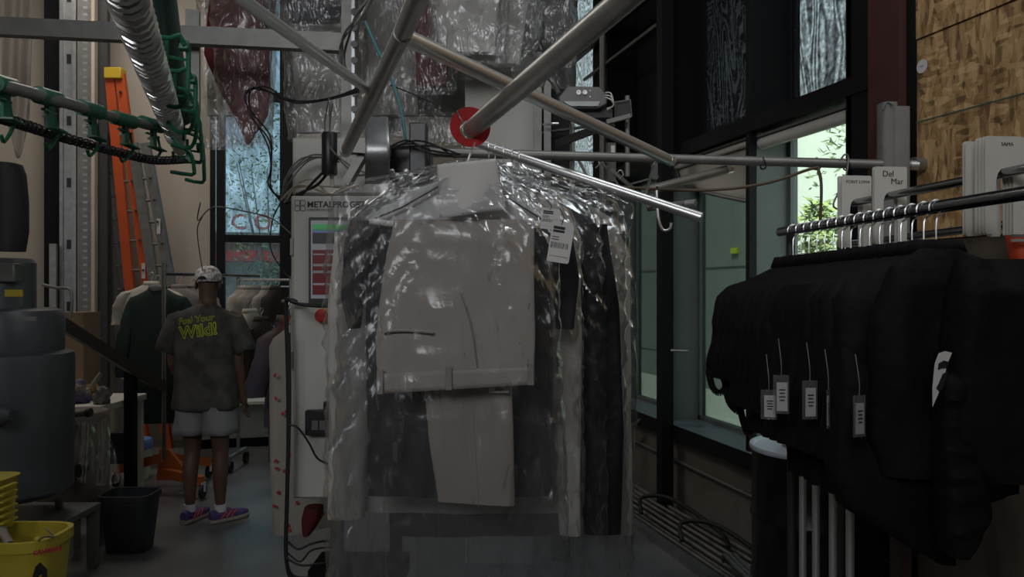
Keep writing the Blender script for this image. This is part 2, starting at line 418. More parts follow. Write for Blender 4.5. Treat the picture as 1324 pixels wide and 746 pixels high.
screen('mesh_bright', .16, .62, 5.5, 5.5); screen('mesh_dim', .0, .2, 9, 3.5); screen('mesh_far', .4, 1.0, 16, 2)
def film_ext(key, lo, hi):
    """old textured privacy film on the rear glass: half clear, half pale"""
    m = bpy.data.materials.new(key); m.use_nodes = True; n = m.node_tree.nodes; l = m.node_tree.links
    n.remove(n['Principled BSDF']); t = n.new('ShaderNodeTexCoord'); z = n.new('ShaderNodeTexNoise')
    mp = n.new('ShaderNodeMapping'); mp.inputs['Scale'].default_value = (9, 9, 3.5); l.new(t.outputs['Object'], mp.inputs[0]); l.new(mp.outputs[0], z.inputs['Vector'])
    z.inputs['Scale'].default_value = 1.2; z.inputs['Detail'].default_value = 5; z.inputs['Distortion'].default_value = 1.5
    r = n.new('ShaderNodeMapRange'); r.inputs['From Min'].default_value = .35; r.inputs['From Max'].default_value = .65; r.inputs['To Min'].default_value = lo; r.inputs['To Max'].default_value = hi
    l.new(z.outputs['Fac'], r.inputs['Value'])
    tr = n.new('ShaderNodeBsdfTransparent'); tr.inputs[0].default_value = (.8, .86, .9, 1)
    d = n.new('ShaderNodeBsdfTranslucent'); d.inputs[0].default_value = (.25, .27, .27, 1)
    x = n.new('ShaderNodeMixShader'); l.new(r.outputs[0], x.inputs[0]); l.new(d.outputs[0], x.inputs[1]); l.new(tr.outputs[0], x.inputs[2])
    l.new(x.outputs[0], n['Material Output'].inputs[0]); M[key] = m
film_ext('rear_film', .6, 1.0)
# ------------------------------------------------------------------ the room
XW = 2.6; XG = 2.85; YB = 8.9; XL = -4.2; YF = -3.2; ZC = 5.3
struct('floor', MB().bx((XL, YF, -.1), (XW + .3, YB + .2, 0)), M['concrete_floor'])
struct('ceiling', MB().bx((XL, YF, ZC), (XW + .3, YB + .2, ZC + .15)), M['ceiling_paint'])
struct('wall_left', MB().bx((XL - .15, YF, 0), (XL, YB + .2, ZC)), M['wall_paint'])
struct('wall_front', MB().bx((XL, YF - .15, 0), (XW + .3, YF, ZC)), M['wall_paint'])
def on_back(px, py):          # where the sight line through a pixel meets the rear wall
    t = (px - CX) / F; d = YB / (FW.y + RT.y * t); return P(px, py, d)
bx0 = on_back(276, 0).x; bx1 = on_back(376, 0).x; bz0 = on_back(330, 486).z; bz1 = 4.9
b = MB(); b.bx((XL, YB, 0), (bx0, YB + .2, ZC)); b.bx((bx1, YB, 0), (XW + .3, YB + .2, ZC)); b.bx((bx0, YB, 0), (bx1, YB + .2, bz0)); b.bx((bx0, YB, bz1), (bx1, YB + .2, ZC))
struct('wall_back', b, M['wall_paint'], smooth=False)
# rear window: black frame, film-covered panes
wr = MB()
def vb(mb, px0, px1, z0, z1, y0=-.04, y1=.08):
    mb.bx((on_back(px0, 0).x, YB + y0, z0), (on_back(px1, 0).x, YB + y1, z1))
vb(wr, 272, 278, bz0 - .05, bz1); vb(wr, 280, 291, bz0, bz1); vb(wr, 362, 382, bz0 - .05, bz1)
zm = on_back(330, 309).z; zt = on_back(330, 124).z
for z, h in ((zm, .08), (zt, .09), (bz0, .08)): wr.bx((on_back(280, 0).x, YB - .03, z - h / 2), (on_back(376, 0).x, YB + .07, z + h / 2))
w1 = struct('window_1', wr, M['black_frame'], smooth=False)
for z0, z1 in ((bz0, zm), (zm, zt), (zt, bz1)):
    MB().bx((on_back(276, 0).x, YB + .03, z0), (bx1, YB + .036, z1)).build('pane', M['glass_rear'], w1, smooth=False)
    MB().bx((on_back(290, 0).x, YB + .02, z0), (bx1 - .02, YB + .022, z1)).build('privacy_film', M['rear_film'], w1, smooth=False)
# faded red painted lettering on the rear glass
a = on_back(298, 296); tt = text_mb('C O S', .24, .001, (a.x, YB + .012, a.z), (1, 0, 0), (0, 0, 1), (0, -1, 0), off=.004)
mred = bpy.data.materials.new('faded_red'); mred.use_nodes = True; mred.node_tree.nodes['Principled BSDF'].inputs['Base Color'].default_value = (.5, .06, .06, 1); mred.node_tree.nodes['Principled BSDF'].inputs['Alpha'].default_value = .45
tt.build('painted_lettering', mred, w1, smooth=False)

# right wall: low concrete wall, sill, posts, header, deep jambs
struct('wall_right', MB().bx((XW, 2.9, 0), (XW + .3, YB, .56)), M['concrete_wall'])
struct('trim_1', MB().bx((XW - .07, 3.13, .56), (XG, YB, .63)), M['sill_metal'], smooth=False)
struct('trim_2', MB().bx((XW - .075, 3.13, .54), (XW - .068, YB, .64)), M['black_frame'], smooth=False)
struct('trim_3', MB().bx((XW - .03, 3.0, 2.57), (XG + .04, 7.8, 2.66)), M['black_frame'], smooth=False)
ys = [3.28, 4.19, 5.33, 6.5, 7.7]
for i, y in enumerate(ys):
    b = MB(); b.bx((XW - .02, y - .02, .63), (XW + .03, y + .02, ZC))
    struct('trim_%d' % (5 + i), b, M['black_frame'], smooth=False)
    if i:
        struct('jamb', MB().bx((XW + .03, y - .012, .63), (XG + .02, y + .06, 2.57)), M['grey_frame'], smooth=False)
        if i < 4: struct('upper_jamb', MB().bx((XW + .03, y - .012, 2.66), (XG + .02, y + .06, ZC)), M['black_frame'], smooth=False)
for i in range(4):
    y0, y1 = ys[i] + .02, ys[i + 1] - .012
    fr = MB()
    fr.bx((XG, y0, .63), (XG + .05, y0 + .03, 2.57)); fr.bx((XG, y1 - .03, .63), (XG + .05, y1, 2.57)); fr.bx((XG, y0, .63), (XG + .05, y1, .66)); fr.bx((XG, y0, 2.54), (XG + .05, y1, 2.57))
    w = struct('window_%d' % (i + 2), fr, M['grey_frame'], smooth=False)
    MB().bx((XG + .02, y0, .64), (XG + .026, y1, 2.56)).build('pane', M['glass_clear' if i == 0 else 'glass_tint'], w, smooth=False)
# wall strip above bay ends, and the far end of the side wall
struct('wall_right_end', MB().bx((XW, 7.72, .56), (XW + .06, YB, ZC)), M['black_frame'])
# upper lights: woven screens in three bays, a blanked bay
def upper(i, m, x, name, lab=None):
    y0, y1 = ys[i] + .02, ys[i + 1] - .02
    return y0, y1
for i, k, nm in ((0, 'mesh_bright', 'window_6'), (1, 'mesh_dim', 'window_7'), (3, 'mesh_far', 'window_8')):
    y0, y1 = ys[i] + .02, ys[i + 1] - .02
    x = XG if i < 3 else XW + .02
    if i == 3: y0 = 6.9
    fr = MB()
    fr.bx((x + .02, y0, 2.66), (x + .06, y0 + .03, ZC)); fr.bx((x + .02, y1 - .03, 2.66), (x + .06, y1, ZC)); fr.bx((x + .02, y0, 3.98), (x + .06, y1, 4.02))
    w = struct(nm, fr, M['black_frame'], smooth=False)
    MB().bx((x + .03, y0, 2.66), (x + .036, y1, ZC)).build('pane', M['glass_clear'], w, smooth=False)
    MB().bx((x, y0 - .01, 2.655), (x + .003, y1 + .01, ZC)).build('solar_screen', M[k], w, smooth=False)
struct('blanked_bay', MB().bx((XG, 5.33, 2.66), (XG + .05, 6.5, ZC)), M['black_frame'], smooth=False)
struct('blanked_strip', MB().bx((XW + .0, 6.5, 2.6), (XW + .05, 6.9, ZC)), M['black_frame'], smooth=False)
struct('side_beam', MB().bar((XW - .05, 5.4, 3.93), (XW - .05, 7.6, 3.93), .05, .12), M['dark_steel'], smooth=False)
struct('side_rail', MB().bar((XW - .05, 5.4, 3.62), (XW - .05, 7.0, 3.62), .02, .025), M['mid_grey_metal'], smooth=False)
# free-standing black post in front of the windows
struct('post', MB().bx((XW - .15, 5.10, 0), (XW - .06, 5.19, ZC)), M['black_frame'], smooth=False)
# black pier, red steel column, OSB cladding
struct('pier', MB().bx((XW - .02, 3.13, .56), (XG + .1, 3.29, ZC)), M['black_frame'], smooth=False)
rc = MB(); rc.bx((XW - .03, 2.93, 0), (XW + .02, 3.13, ZC)); rc.bx((XW + .02, 3.0, 0), (XW + .2, 3.05, ZC))
struct('steel_column', rc, M['red_steel'], smooth=False)
struct('column_shadow_gap', MB().bx((XW + .01, 2.87, 0), (XW + .3, 2.94, ZC)), M['black_frame'], smooth=False)  # black strip filling the gap between column and cladding
wo = struct('wall_right_near', MB().bx((XW + .02, YF, 0), (XW + .3, 2.87, ZC)), M['rough_concrete'], smooth=False)
zo = [1.83, 2.72, 3.9, 5.1]
for r in range(3):
    y = 2.865; first = [2.44, 1.1, 2.44][r]
    k = 0
    while y > YF + .1:
        yn = max(y - (first if k == 0 else 2.44), YF)
        MB().bx((XW + (.006 if r != 1 else 0.0), yn + .003, zo[r] + .003), (XW + .022, y - .003, zo[r + 1] - .003)).build('panel', M['osb'], wo, smooth=False)
        y = yn; k += 1
for y in (2.14, ): MB().bx((XW - .002, y - .002, 1.84), (XW + .001, y + .002, 2.715)).build('printed_line', M['green_grey_paint'], wo, smooth=False)
MB().bx((XW - .002, .2, 2.352), (XW + .001, 2.86, 2.357)).build('printed_line', M['green_grey_paint'], wo, smooth=False)

# roller shades in the lower lights
def roller(i, px_len, z, lab, r=.035):
    y0, y1 = ys[i] + .03, ys[i + 1] - .03
    t = thing('roller_shade', lab, 'shade', (XW + .06, (y0 + y1) / 2, z - .1))
    MB().tube([(XW + .06, y0, z), (XW + .06, y1, z)], r, 20).build('roll', M['white_plastic'], t)
    MB().bx((XW + .02, y0, z + r), (XW + .1, y1, z + r + .012)).build('bracket_rail', M['galv_dull'], t)
    return t, y0, y1
t, y0, y1 = roller(0, 0, 2.50, 'rolled-up white roller shade over the bright garden window')
t, y0, y1 = roller(1, 0, 2.53, 'beige roller shade sagging askew over the dim middle window', .02)
sh = MB()
def shf(u, v):
    y = lerp(y0, y1, u); low = lerp(2.13, 2.40, u)
    z = lerp(2.52, low, v); return Vector((XW + .08 + .05 * math.sin(u * 5 + v * 2) * v + .03 * v, y, z))
sh.grid(shf, 16, 8); sh.build('fabric', M['shade_fabric'], t, thick=.002)
hb = MB(); hb.tube([shf(u / 12, 1) for u in range(13)], .014, 8); hb.build('hem_bar', M['galv_dull'], t)

# ------------------------------------------------------------------ outside
struct('ground_outside', MB().bx((XW + .3, -6, -.3), (14, 30, -.2)), M['paving'])
struct('ground_rear', MB().bx((-14, YB + .2, -.3), (XW + .3, 30, -.2)), M['paving'])
def building(x0, y0, x1, y1, z, m, lab, seams):
    t = thing('neighbouring_building', lab, 'building', ((x0 + x1) / 2, (y0 + y1) / 2, -.2))
    MB().bx((x0, y0, -.2), (x1, y1, z)).build('wall', M[m], t, smooth=False)
    b = MB()
    for s in seams: b.bx((x0 - .02, y0 + .01, s), (x0, y1 - .01, s + .03))
    b.build('seam', M['outside_grey'], t, smooth=False); return t
building(7.5, -5, 9.5, 10.9, 4.65, 'outside_pale', 'pale green rendered building beyond the bright window', (.9, 2.15))
building(7.0, 10.95, 9.5, 26, 4.5, 'outside_grey', 'dull grey-green building seen through the dim middle window', (.35, 2.0))  # shade on this stretch is put into its darker wall colour
bb = thing('street_building', 'pale brick building across the street behind the rear window', 'building', (-2, 19, -.2))
MB().bx((-9, 18, -.2), (3, 20, 2.6)).build('wall', M['brick_pale'], bb, smooth=False)
for k in range(5):
    f = MB().bx((-7 + k * 2, 17.95, .9), (-6 + k * 2, 18, 2.0)).build('window', M['dark_blob'], bb, smooth=False)
b = MB(); b.bx((-9.1, 17.85, 2.6), (3.1, 20.1, 2.85)); b.build('roof', M['galv_dull'], bb, smooth=False)
aw = MB(); aw.bx((-6, 17.2, 2.2), (1, 17.95, 2.42)); aw.build('awning', M['red_ink'], bb, smooth=False)

rnd = random.Random(5)
def shrub(c, rad, h, lab, n, m='leaf', trunk=0, group=None):
    t = thing('shrub' if not trunk else 'small_tree', lab, 'plant', (c[0], c[1], -.2), group=group)
    b = MB()
    for k in range(n):
        a = rnd.uniform(0, 6.28); rr = rad * math.sqrt(rnd.random()) ; zz = rnd.uniform(trunk, h)
        lim = math.sin(math.pi * min(1, max(.08, (zz - trunk + .15) / (h - trunk + .25))))
        p = Vector((c[0] + rr * lim * math.cos(a), c[1] + rr * lim * math.sin(a), zz - .2))
        s = rnd.uniform(.03, .07); u = Vector((rnd.uniform(-1, 1), rnd.uniform(-1, 1), rnd.uniform(-.6, .8))).normalized(); w = u.orthogonal().normalized()
        b.add([p, p + u * s + w * s * .35, p + u * s * 2, p + u * s - w * s * .35], [(0, 1, 2, 3)])
    b.build('foliage', M[m], t, smooth=False)['kind'] = 'stuff'
    st = MB()
    for k in range(5):
        a = rnd.uniform(0, 6.28); e = Vector((c[0] + rad * .6 * math.cos(a), c[1] + rad * .6 * math.sin(a), h * .75 - .2))
        st.tube([(c[0], c[1], -.2), ((c[0] + e.x) / 2 * .5 + c[0] * .5, (c[1] + e.y) / 2 * .5 + c[1] * .5, lerp(-.2, e.z, .5)), e], [.03, .018, .008], 6)
    st.build('stem', M['bark'], t)
shrub((4.45, 6.05), .45, 2.6, 'bright green leafy shrub low behind the window, left side', 2200)
shrub((4.6, 5.05), .42, 2.4, 'bright green shrub beyond the window beside the black pier', 1500)
shrub((5.3, 6.9), .5, 3.6, 'thin sapling with sparse leaves beyond the bright window', 420, 'leaf_dark', .9)
for k, (x, y) in enumerate(((-4.9, 12.2), (-2.9, 13.6), (-0.7, 15.0))):
    shrub((x, y), 1.0, 5.5, ['tall street tree outside the rear window, leftmost', 'street tree outside the middle of the rear window', 'street tree outside the rear window, rightmost'][k], 1500, 'leaf_dark', 1.6)
refl = thing('yellow_sign', 'small yellow notice on the grey-green building wall outside', 'sign', P(943, 324, 13.1))
MB().bx((6.96, P(943, 324, 13.1).y - .1, P(943, 324, 13.1).z - .05), (7.0, P(943, 324, 13.1).y + .1, P(943, 324, 13.1).z + .05)).build('plate', M['lime_print'], refl, smooth=False)  # yellow plate drawn in place of a reflection in the middle window

# ------------------------------------------------------------------ rear left: uprights, ladders, canvas
def upright(lab, x0, x1, y1, d, m, w=.1, holes=None, lips=None, y0=-120):
    t = thing('steel_upright', lab, 'post', P((x0 + x1) / 2, y1, d))
    b = MB(); b.pbox(x0, y0, x1, y1, d, w); b.build('channel', M[m], t, smooth=False)
    if lips:
        for q in lips: MB().pbox(q, y0, q + 4, y1, d - .04, w + .04).build('lip', M['canvas' if m != 'galv' else 'galv'], t, smooth=False)
    if holes:
        xx, step, s, hy = holes; y = hy; 
        b = MB()
        while y < y1 - 8:
            b.pbox(xx - s[0] / 2, y, xx + s[0] / 2, y + s[1], d - .004, .006); y += step
        b.build('slot', M['black_plastic'] if s[1] > 4 else M['galv'], t, smooth=False)
    return t
upright('dark navy steel post left of the galvanised channels', 58, 76, 470, 7.7, 'black_frame', .15)
upright('galvanised steel channel with oblong slots, left of the perforated one', 79, 96, 515, 7.5, 'galv', .08, (89, 80, (5, 12), 70 - 160), (77, 94))
upright('perforated galvanised channel with a raised row of punches', 101, 122, 515, 7.5, 'galv_dull', .08, (110, 9, (5, 3), -100), (118,))
upright('dark steel post left of the orange ladder', 126, 138, 565, 7.6, 'dark_steel', .12)
upright('short pale aluminium offcut standing before the slotted channel', 64, 72, 594, 7.3, 'galv', .05, y0=315)
upright('grey steel upright behind the green hanger loops', 240, 257, 150, 3.97, 'galv_dull', .05, y0=12)

def ladder(x_top, x_bot, ytop, ybot, wtop, wbot, d0, d1, m, lab, cap=None, sticker=None, rw=.07):
    t = thing('ladder', lab, 'ladder', P((x_bot), ybot, d0))
    def at(u, v):
        y = lerp(ytop, ybot, v); xc = lerp(x_top, x_bot, v); w = lerp(wtop, wbot, v); return P(xc + (u - .5) * w, y, lerp(d1, d0, v))
    for u in (0, 1): MB().bar(at(u, 0), at(u, 1), .05, rw, RT).build('rail', M[m], t, smooth=False)
    for k in range(12):
        v = .05 + k * .078; MB().bar(at(1, v) - FW * .045 + RT * -.01, at(1, v) - FW * .04 + RT * .01, .03, .018).build('rung_end', M['black_plastic'], t, smooth=False); MB().tube([at(0, v), at(1, v)], .014, 8).build('rung', M['galv_dull'], t)
    if cap: MB().bar(at(-.35, .0), at(1.35, 0), .12, .11).build('cap', M[cap], t, bevel=.01)
    if sticker:
        p = at(1, sticker); MB().box(p - FW * .04, (.035, .005, .15), CAMR).build('sticker', M['paper'], t, smooth=False)
    return t
ladder(149, 203, 96, 585, 13, 30, 7.85, 7.6, 'orange_fibre', 'orange fibreglass stepladder with a yellow top cap', 'yellow_plastic', .52, rw=.09)
ladder(141, 168, 175, 560, 11, 16, 7.9, 7.75, 'galv', 'aluminium ladder leaning left of the orange one')
ladder(180, 240, 185, 545, 16, 26, 7.8, 7.6, 'galv', 'aluminium extension ladder leaning right of the orange one', None, .3, rw=.09)

cn = MB()
def cf(u, v):
    x = lerp(2, 44, u) - 6 * v * u; y = lerp(-60, 150 + 55 * math.exp(-((u - .6) / .3) ** 2), v)
    return P(x, y, 4.6 + .025 * math.sin(u * 11 + v * 2) + .04 * math.sin(v * 6))
cn.grid(cf, 40, 30); tag(cn.build('canvas_drape', M['canvas'], thick=.004), 'stained beige canvas hanging folded at the upper left', 'cloth')
b = MB(); b.loft([(P(12, y, 4.0), RT * w / F * 4, FW * .08) for y, w in ((212, 12), (225, 18), (260, 22), (300, 22), (325, 17))], 20, e=.9)
tag(b.build('hose_sleeve', M['rubber']), 'dark bulging hose sleeve over the motor of the tank', 'hose')

# ------------------------------------------------------------------ tank, stand, bucket
D = 3.9; tc_ = P(6, 665, D + .3); tz = tc_.z
t = thing('vacuum_tank', 'dark blue-grey cylindrical tank on the low metal stand', 'tank', (tc_.x, tc_.y, tz))
c = (tc_.x, tc_.y, 0); q = lambda y: P(0, y, D + .05).z
MB().lathe([(.30, q(655)), (.33, q(648)), (.335, q(470)), (.33, q(462)), (.285, q(458))], c, 48).build('body', M['blue_grey_tank'], t)
MB().lathe([(.285, q(458)), (.288, q(412)), (.27, q(403)), (.24, q(400))], c, 48).build('lid', M['blue_grey_tank'], t)
m_ = MB().lathe([(.15, q(400)), (.15, q(338)), (.13, q(332))], c, 32).build('motor', M['blue_grey_tank'], t)
MB().box((c[0] + .06, c[1] - .15, q(352)), (.12, .06, .10), CAMR).build('terminal_box', M['mid_grey_metal'], m_, bevel=.008)
p = P(18, 379, D - .02); MB().box(p, (.09, .006, .035), CAMR).build('yellow_label', M['yellow_label'], m_, smooth=False)
p = P(38, 412, D - .01); MB().box(p, (.07, .006, .022), CAMR).build('maker_plate', M['galv_dull'], t, smooth=False)
for a in (-1.9, -1.0, .6, 2.2):
    MB().lathe([(.02, tz - .02), (.025, tz + .03)], (c[0] + .27 * math.cos(a), c[1] + .27 * math.sin(a), 0), 12).build('foot', M['mid_grey_metal'], t)
p = P(2, 537, D - .06); MB().lathe([(.05, -.04), (.06, 0), (.03, .04)], p, 16, Matrix.Rotation(1.57, 3, 'Y')).build('inlet', M['blue_grey_tank'], t)
st = thing('tank_stand', 'low grey angle-iron stand under the dark tank', 'stand', (tc_.x, tc_.y, 0))
zt_ = tz - .02; cx, cy = tc_.x - .02, tc_.y
MB().box((cx, cy, zt_ - .02), (.74, .66, .035), CAMR).build('top', M['mid_grey_metal'], st, bevel=.004)
for sx in (-.34, .34):
    for sy in (-.3, .3):
        o_ = Vector((cx, cy, 0)) + CAMR @ Vector((sx, sy, 0)); MB().box(o_ + Vector((0, 0, (zt_ - .03) / 2)), (.05, .05, zt_ - .035), CAMR).build('leg', M['mid_grey_metal'], st, smooth=False)
# mop bucket
B = P(16, 700, 3.42); t = thing('mop_bucket', 'yellow caution mop bucket with a wringer at the lower left', 'bucket', (B.x, B.y, 0))
zr = P(0, 688, 3.42).z
def ring(cx_, cy_, a, b2, z): return (Vector((cx_, cy_, z)), RT * a, FW * b2)
bk = MB(); bk.loft([ring(B.x, B.y, .175, .13, .09), ring(B.x, B.y, .215, .155, zr - .05), ring(B.x, B.y, .225, .165, zr - .045), ring(B.x, B.y, .225, .165, zr), ring(B.x, B.y, .205, .145, zr), ring(B.x, B.y, .165, .12, .11)], 36, e=.55)
bk.build('tub', M['bucket_yellow'], t)
for sx in (-.13, .13):
    for sy in (-.09, .09):
        o_ = Vector((B.x, B.y, 0)) + RT * sx + FW * sy; MB().tube([o_ + RT * -.012 + UP * .035, o_ + RT * .012 + UP * .035], .035, 14).build('caster', M['rubber'], t)
        MB().box(o_ + UP * .08, (.02, .02, .04)).build('caster_stem', M['galv_dull'], t)
n_ = -FW
o_ = P(43, 718, 3.42 - .158) ; n_ = -FW
text_mb('CAUTION', .026, .001, o_, RT * 1.0 + UP * .18, UP, n_, off=.0012).build('caution_lettering', M['red_ink'], t, smooth=False)
fg = MB(); o2 = P(52, 742, 3.42 - .158)
fg.prism([o2 + RT * x + UP * z for x, z in ((-.045, -.06), (-.02, .03), (0, .05), (.03, .02), (.03, -.06), (.012, -.06), (.008, .0), (-.006, -.01), (-.022, -.06))], n_ * .002)
fg.build('slip_figure', M['ink'], t, smooth=False)
wg = MB(); wc = P(-22, 655, 3.45)
wg.loft([(P(-24, y, 3.45), RT * w, FW * .11) for y, w in ((684, .10), (640, .115), (622, .12), (617, .135))], 24, e=.5); wr_ = wg.build('wringer', M['bucket_yellow'], t)
for k in range(6): MB().box(P(11, 628 + k * 9, 3.4), (.02, .1, .008), CAMR).build('rib', M['bucket_yellow'], wr_, smooth=False)
MB().tube([P(2, 684, 3.4), P(12, 703, 3.36)], .018, 10).build('wringer_spout', M['cream_cloth'], t)
MB().tube(spline([P(48, 700, 3.3), P(58, 694, 3.28), P(70, 694, 3.35), P(60, 684, 3.45)], 6), .004, 6).build('bail_handle', M['galv_dull'], t)
MB().ball(P(48, 698, 3.3), .014).build('handle_pivot', M['bucket_yellow'], t)

# black bin
bc = P(168, 722, 4.8); t = thing('waste_bin', 'empty black open-topped plastic bin on the floor', 'bin', (bc.x, bc.y, 0))
zb = P(0, 636, 4.8).z
def rr(a, b2, z): return (Vector((bc.x, bc.y, z)), RT * a, FW * b2)
MB().loft([rr(.12, .09, .003), rr(.155, .12, zb - .03), rr(.163, .128, zb - .03), rr(.163, .128, zb), rr(.148, .112, zb), rr(.115, .085, .02)], 32, e=.4).build('bin_body', M['bin_plastic'], t)
# beige steel drum with pipe, under a plastic sheet
dc = P(96, 700, 4.95); zt2 = P(0, 538, 4.75).z
t = thing('steel_drum_vessel', 'beige steel vessel on short legs behind the tank', 'vessel', (dc.x, dc.y, 0))
MB().lathe([(.10, .17), (.19, .2), (.205, .24), (.205, zt2 - .02), (.19, zt2)], (dc.x, dc.y, 0), 36).build('shell', M['beige_tank'], t)
for a in (-2.6, -1.2, .3): MB().lathe([(.02, 0), (.02, .22)], (dc.x + .15 * math.cos(a), dc.y + .15 * math.sin(a), 0), 8).build('leg', M['beige_tank'], t)
pp = P(107, 607, 4.74); MB().lathe([(.03, -.02), (.03, .02), (.042, .02), (.042, .035)], pp, 18, CAMR @ Matrix.Rotation(1.57, 3, 'X')).build('port', M['dark_steel'], t)
MB().tube([P(84, 537, 4.72), P(112, 534, 4.72)], .02, 14).build('pipe_stub', M['mid_grey_metal'], t)
MB().tube([P(112, 534, 4.71), P(118, 533, 4.71)], .027, 14).build('pipe_collar', M['dark_steel'], t)
sh = MB()
def pf(u, v):
    x = lerp(lerp(92, 100, v), lerp(138, 158, v), u); y = lerp(540, 622, v) + 6 * math.sin(u * 3.1)
    return P(x, y, 4.70 - .02 * math.sin(u * 15 + v * 5) - .05 * v * u + .012 * noise.noise(Vector((u * 9, v * 9, 0))))
sh.grid(pf, 36, 24); tag(sh.build('clear_sheet', M['film']), 'clear plastic sheet draped down the beige vessel', 'plastic sheet')

# work table with rags, lidded bucket and box below
ta = P(85, 512, 5.6); zt3 = P(0, 520, 5.6).z
t = thing('work_table', 'white-topped work table behind the beige vessel', 'table', (P(120, 520, 5.7).x, P(120, 520, 5.7).y, 0))
tcn = P(70, 520, 5.75); hx = (P(160, 520, 5.7) - P(70, 520, 5.7)).length
MB().box((tcn.x, tcn.y, zt3 - .03), (2 * hx, .75, .05), CAMR).build('tabletop', M['white_plastic'], t, bevel=.006)
for sx in (-1, 1):
    for sy in (-1, 1):
        o_ = tcn + RT * sx * (hx - .04) + FW * sy * .33; MB().box((o_.x, o_.y, (zt3 - .05) / 2), (.05, .05, zt3 - .055), CAMR).build('leg', M['white_plastic'], t, smooth=False)
def rag(px, py, d, w, h, m, lab, seed):
    c_ = P(px, py, d); b = MB()
    b.ball((0, 0, 0), 1, 22, 14)
    for i, v in enumerate(b.v):
        nn = noise.noise(v * 2.2 + Vector((seed, 0, 0))) * .5 + noise.noise(v * 5 + Vector((0, seed, 0))) * .25
        v2 = v * (1 + nn); z = max(v2.z, -.55); b.v[i] = Vector((c_.x, c_.y, zt3)) + RT * v2.x * w + FW * v2.y * w * .8 + UP * (z + .5) * h
    tag(b.build('crumpled_rag', M[m]), lab, 'rag')
rag(100, 505, 5.6, .09, .10, 'purple_rag', 'purple and cream crumpled cloth on the work table', 1)
rag(118, 507, 5.75, .07, .07, 'gold_rag', 'gold and brown crumpled cloth on the work table', 4)
rag(132, 508, 5.55, .055, .08, 'grey_cloth', 'small grey crumpled cloth at the table end', 7)
tag(MB().tube([P(118, 500, 5.66), P(131, 482, 5.7)], .016, 10).build('wooden_dowel', M['cream_cloth']), 'pale wooden stick poking out of the rags', 'stick')
b = MB(); b.pbox(76, 404, 108, 512, 6.1, .25, CAMR); tag(b.build('cardboard_box', M['cardboard'], smooth=False), 'brown cardboard carton standing behind the work table', 'box')
c_ = P(176, 613, 6.6); t = thing('lidded_bucket', 'white bucket with a dark blue lid by the black post', 'bucket', (c_.x, c_.y, 0))
zz = P(0, 580, 6.6).z
MB().lathe([(.10, 0), (.125, zz)], (c_.x, c_.y, 0), 28).build('pail', M['white_plastic'], t)
MB().lathe([(.13, zz), (.13, zz + .07), (.12, zz + .085)], (c_.x, c_.y, 0), 28).build('lid', M['sign_blue'], t)
b = MB(); b.pbox(140, 560, 158, 600, 6.2, .25, CAMR); o = b.build('storage_box', M['navy_cloth'], smooth=False); tag(o, 'dark blue storage box under the work table', 'box')
# handrail and black post
t = thing('handrail', 'brown diagonal handrail ending at a black square post', 'railing', P(166, 630, 6.0))
MB().bar(P(75, 415, 5.2), P(212, 502, 6.0), .05, .08).build('rail', M['rail_wood'], t)
MB().pbox(160, 480, 172, 642, 5.75, .07, CAMR).build('post', M['black_frame'], t, smooth=False)
MB().tube(spline([P(55, 368, 5.9), P(72, 372, 5.9), P(90, 374, 5.9), P(93, 390, 5.9), P(91, 410, 5.9)], 6), .012, 8).build('bracket', M['galv_dull'], t)
# ------------------------------------------------------------------ the person, seen from behind (local frame: x right, y away, z up)
PD = 5.38; f0 = P(266, 672, PD); f0.z = 0
person = thing('person', 'person seen from behind in a patterned cap, grey T-shirt with yellow lettering and pale shorts', 'person', f0, -TH)
def skin_mesh(name, nodes, edges, m, parent, root=0, sub=2):
    me = bpy.data.meshes.new(name); me.from_pydata([n_[0] for n_ in nodes], edges, []); me.update(); me.materials.append(m)
    o = bpy.data.objects.new(name, me); COL.objects.link(o); o.parent = parent
    sm = o.modifiers.new('skin', 'SKIN'); sm.use_smooth_shade = True
    if not me.skin_vertices: 
        o.modifiers.update()
    for i, n_ in enumerate(nodes):
        sv = me.skin_vertices[0].data[i]; r = n_[1]; sv.radius = (r, r) if not isinstance(r, tuple) else r; sv.use_root = (i == root)
    ss = o.modifiers.new('sub', 'SUBSURF'); ss.levels = sub; ss.render_levels = sub
    return o
N = []; E = []
def nd(x, y, z, r, par=None):
    N.append(((x, y, z), r)); i = len(N) - 1
    if par is not None: E.append((par, i))
    return i
pel = nd(0, 0, .92, (.14, .10))
w1_ = nd(.0, .0, 1.10, (.13, .09), pel); ch = nd(.0, .0, 1.30, (.15, .10), w1_); cl = nd(0, .0, 1.42, (.11, .085), ch)
nk = nd(.0, .015, 1.50, .052, cl); h0 = nd(.003, .035, 1.58, (.062, .07), nk); h1 = nd(.004, .04, 1.65, (.075, .088), h0); h2 = nd(.004, .035, 1.71, (.068, .08), h1)
for s in (-1, 1):
    sh_ = nd(s * .17, .0, 1.42, .06, cl); ar = nd(s * .205, .0, 1.33, .05, sh_)
    if s < 0: el = nd(-.235, .01, 1.10, .038, ar); wr1 = nd(-.215, .14, .93, .026, el); pm = nd(-.20, .19, .88, .028, wr1)
    else: el = nd(.225, .0, 1.10, .04, ar); wr1 = nd(.235, .07, .87, .027, el); pm = nd(.235, .09, .80, .030, wr1)
    hip = nd(s * .09, .0, .85, .095, pel); kn = nd(s * .10, .01 if s > 0 else .02, .48, .056, hip); cf_ = nd(s * .105, -.012, .36, .058, kn)
    an = nd(s * .105, -.01, .11, .033, cf_); tt_ = nd(s * .108, .05, .05, .034, an); nd(s * .112, .15, .035, .03, tt_)
body = skin_mesh('body', N, E, M['skin'], person)
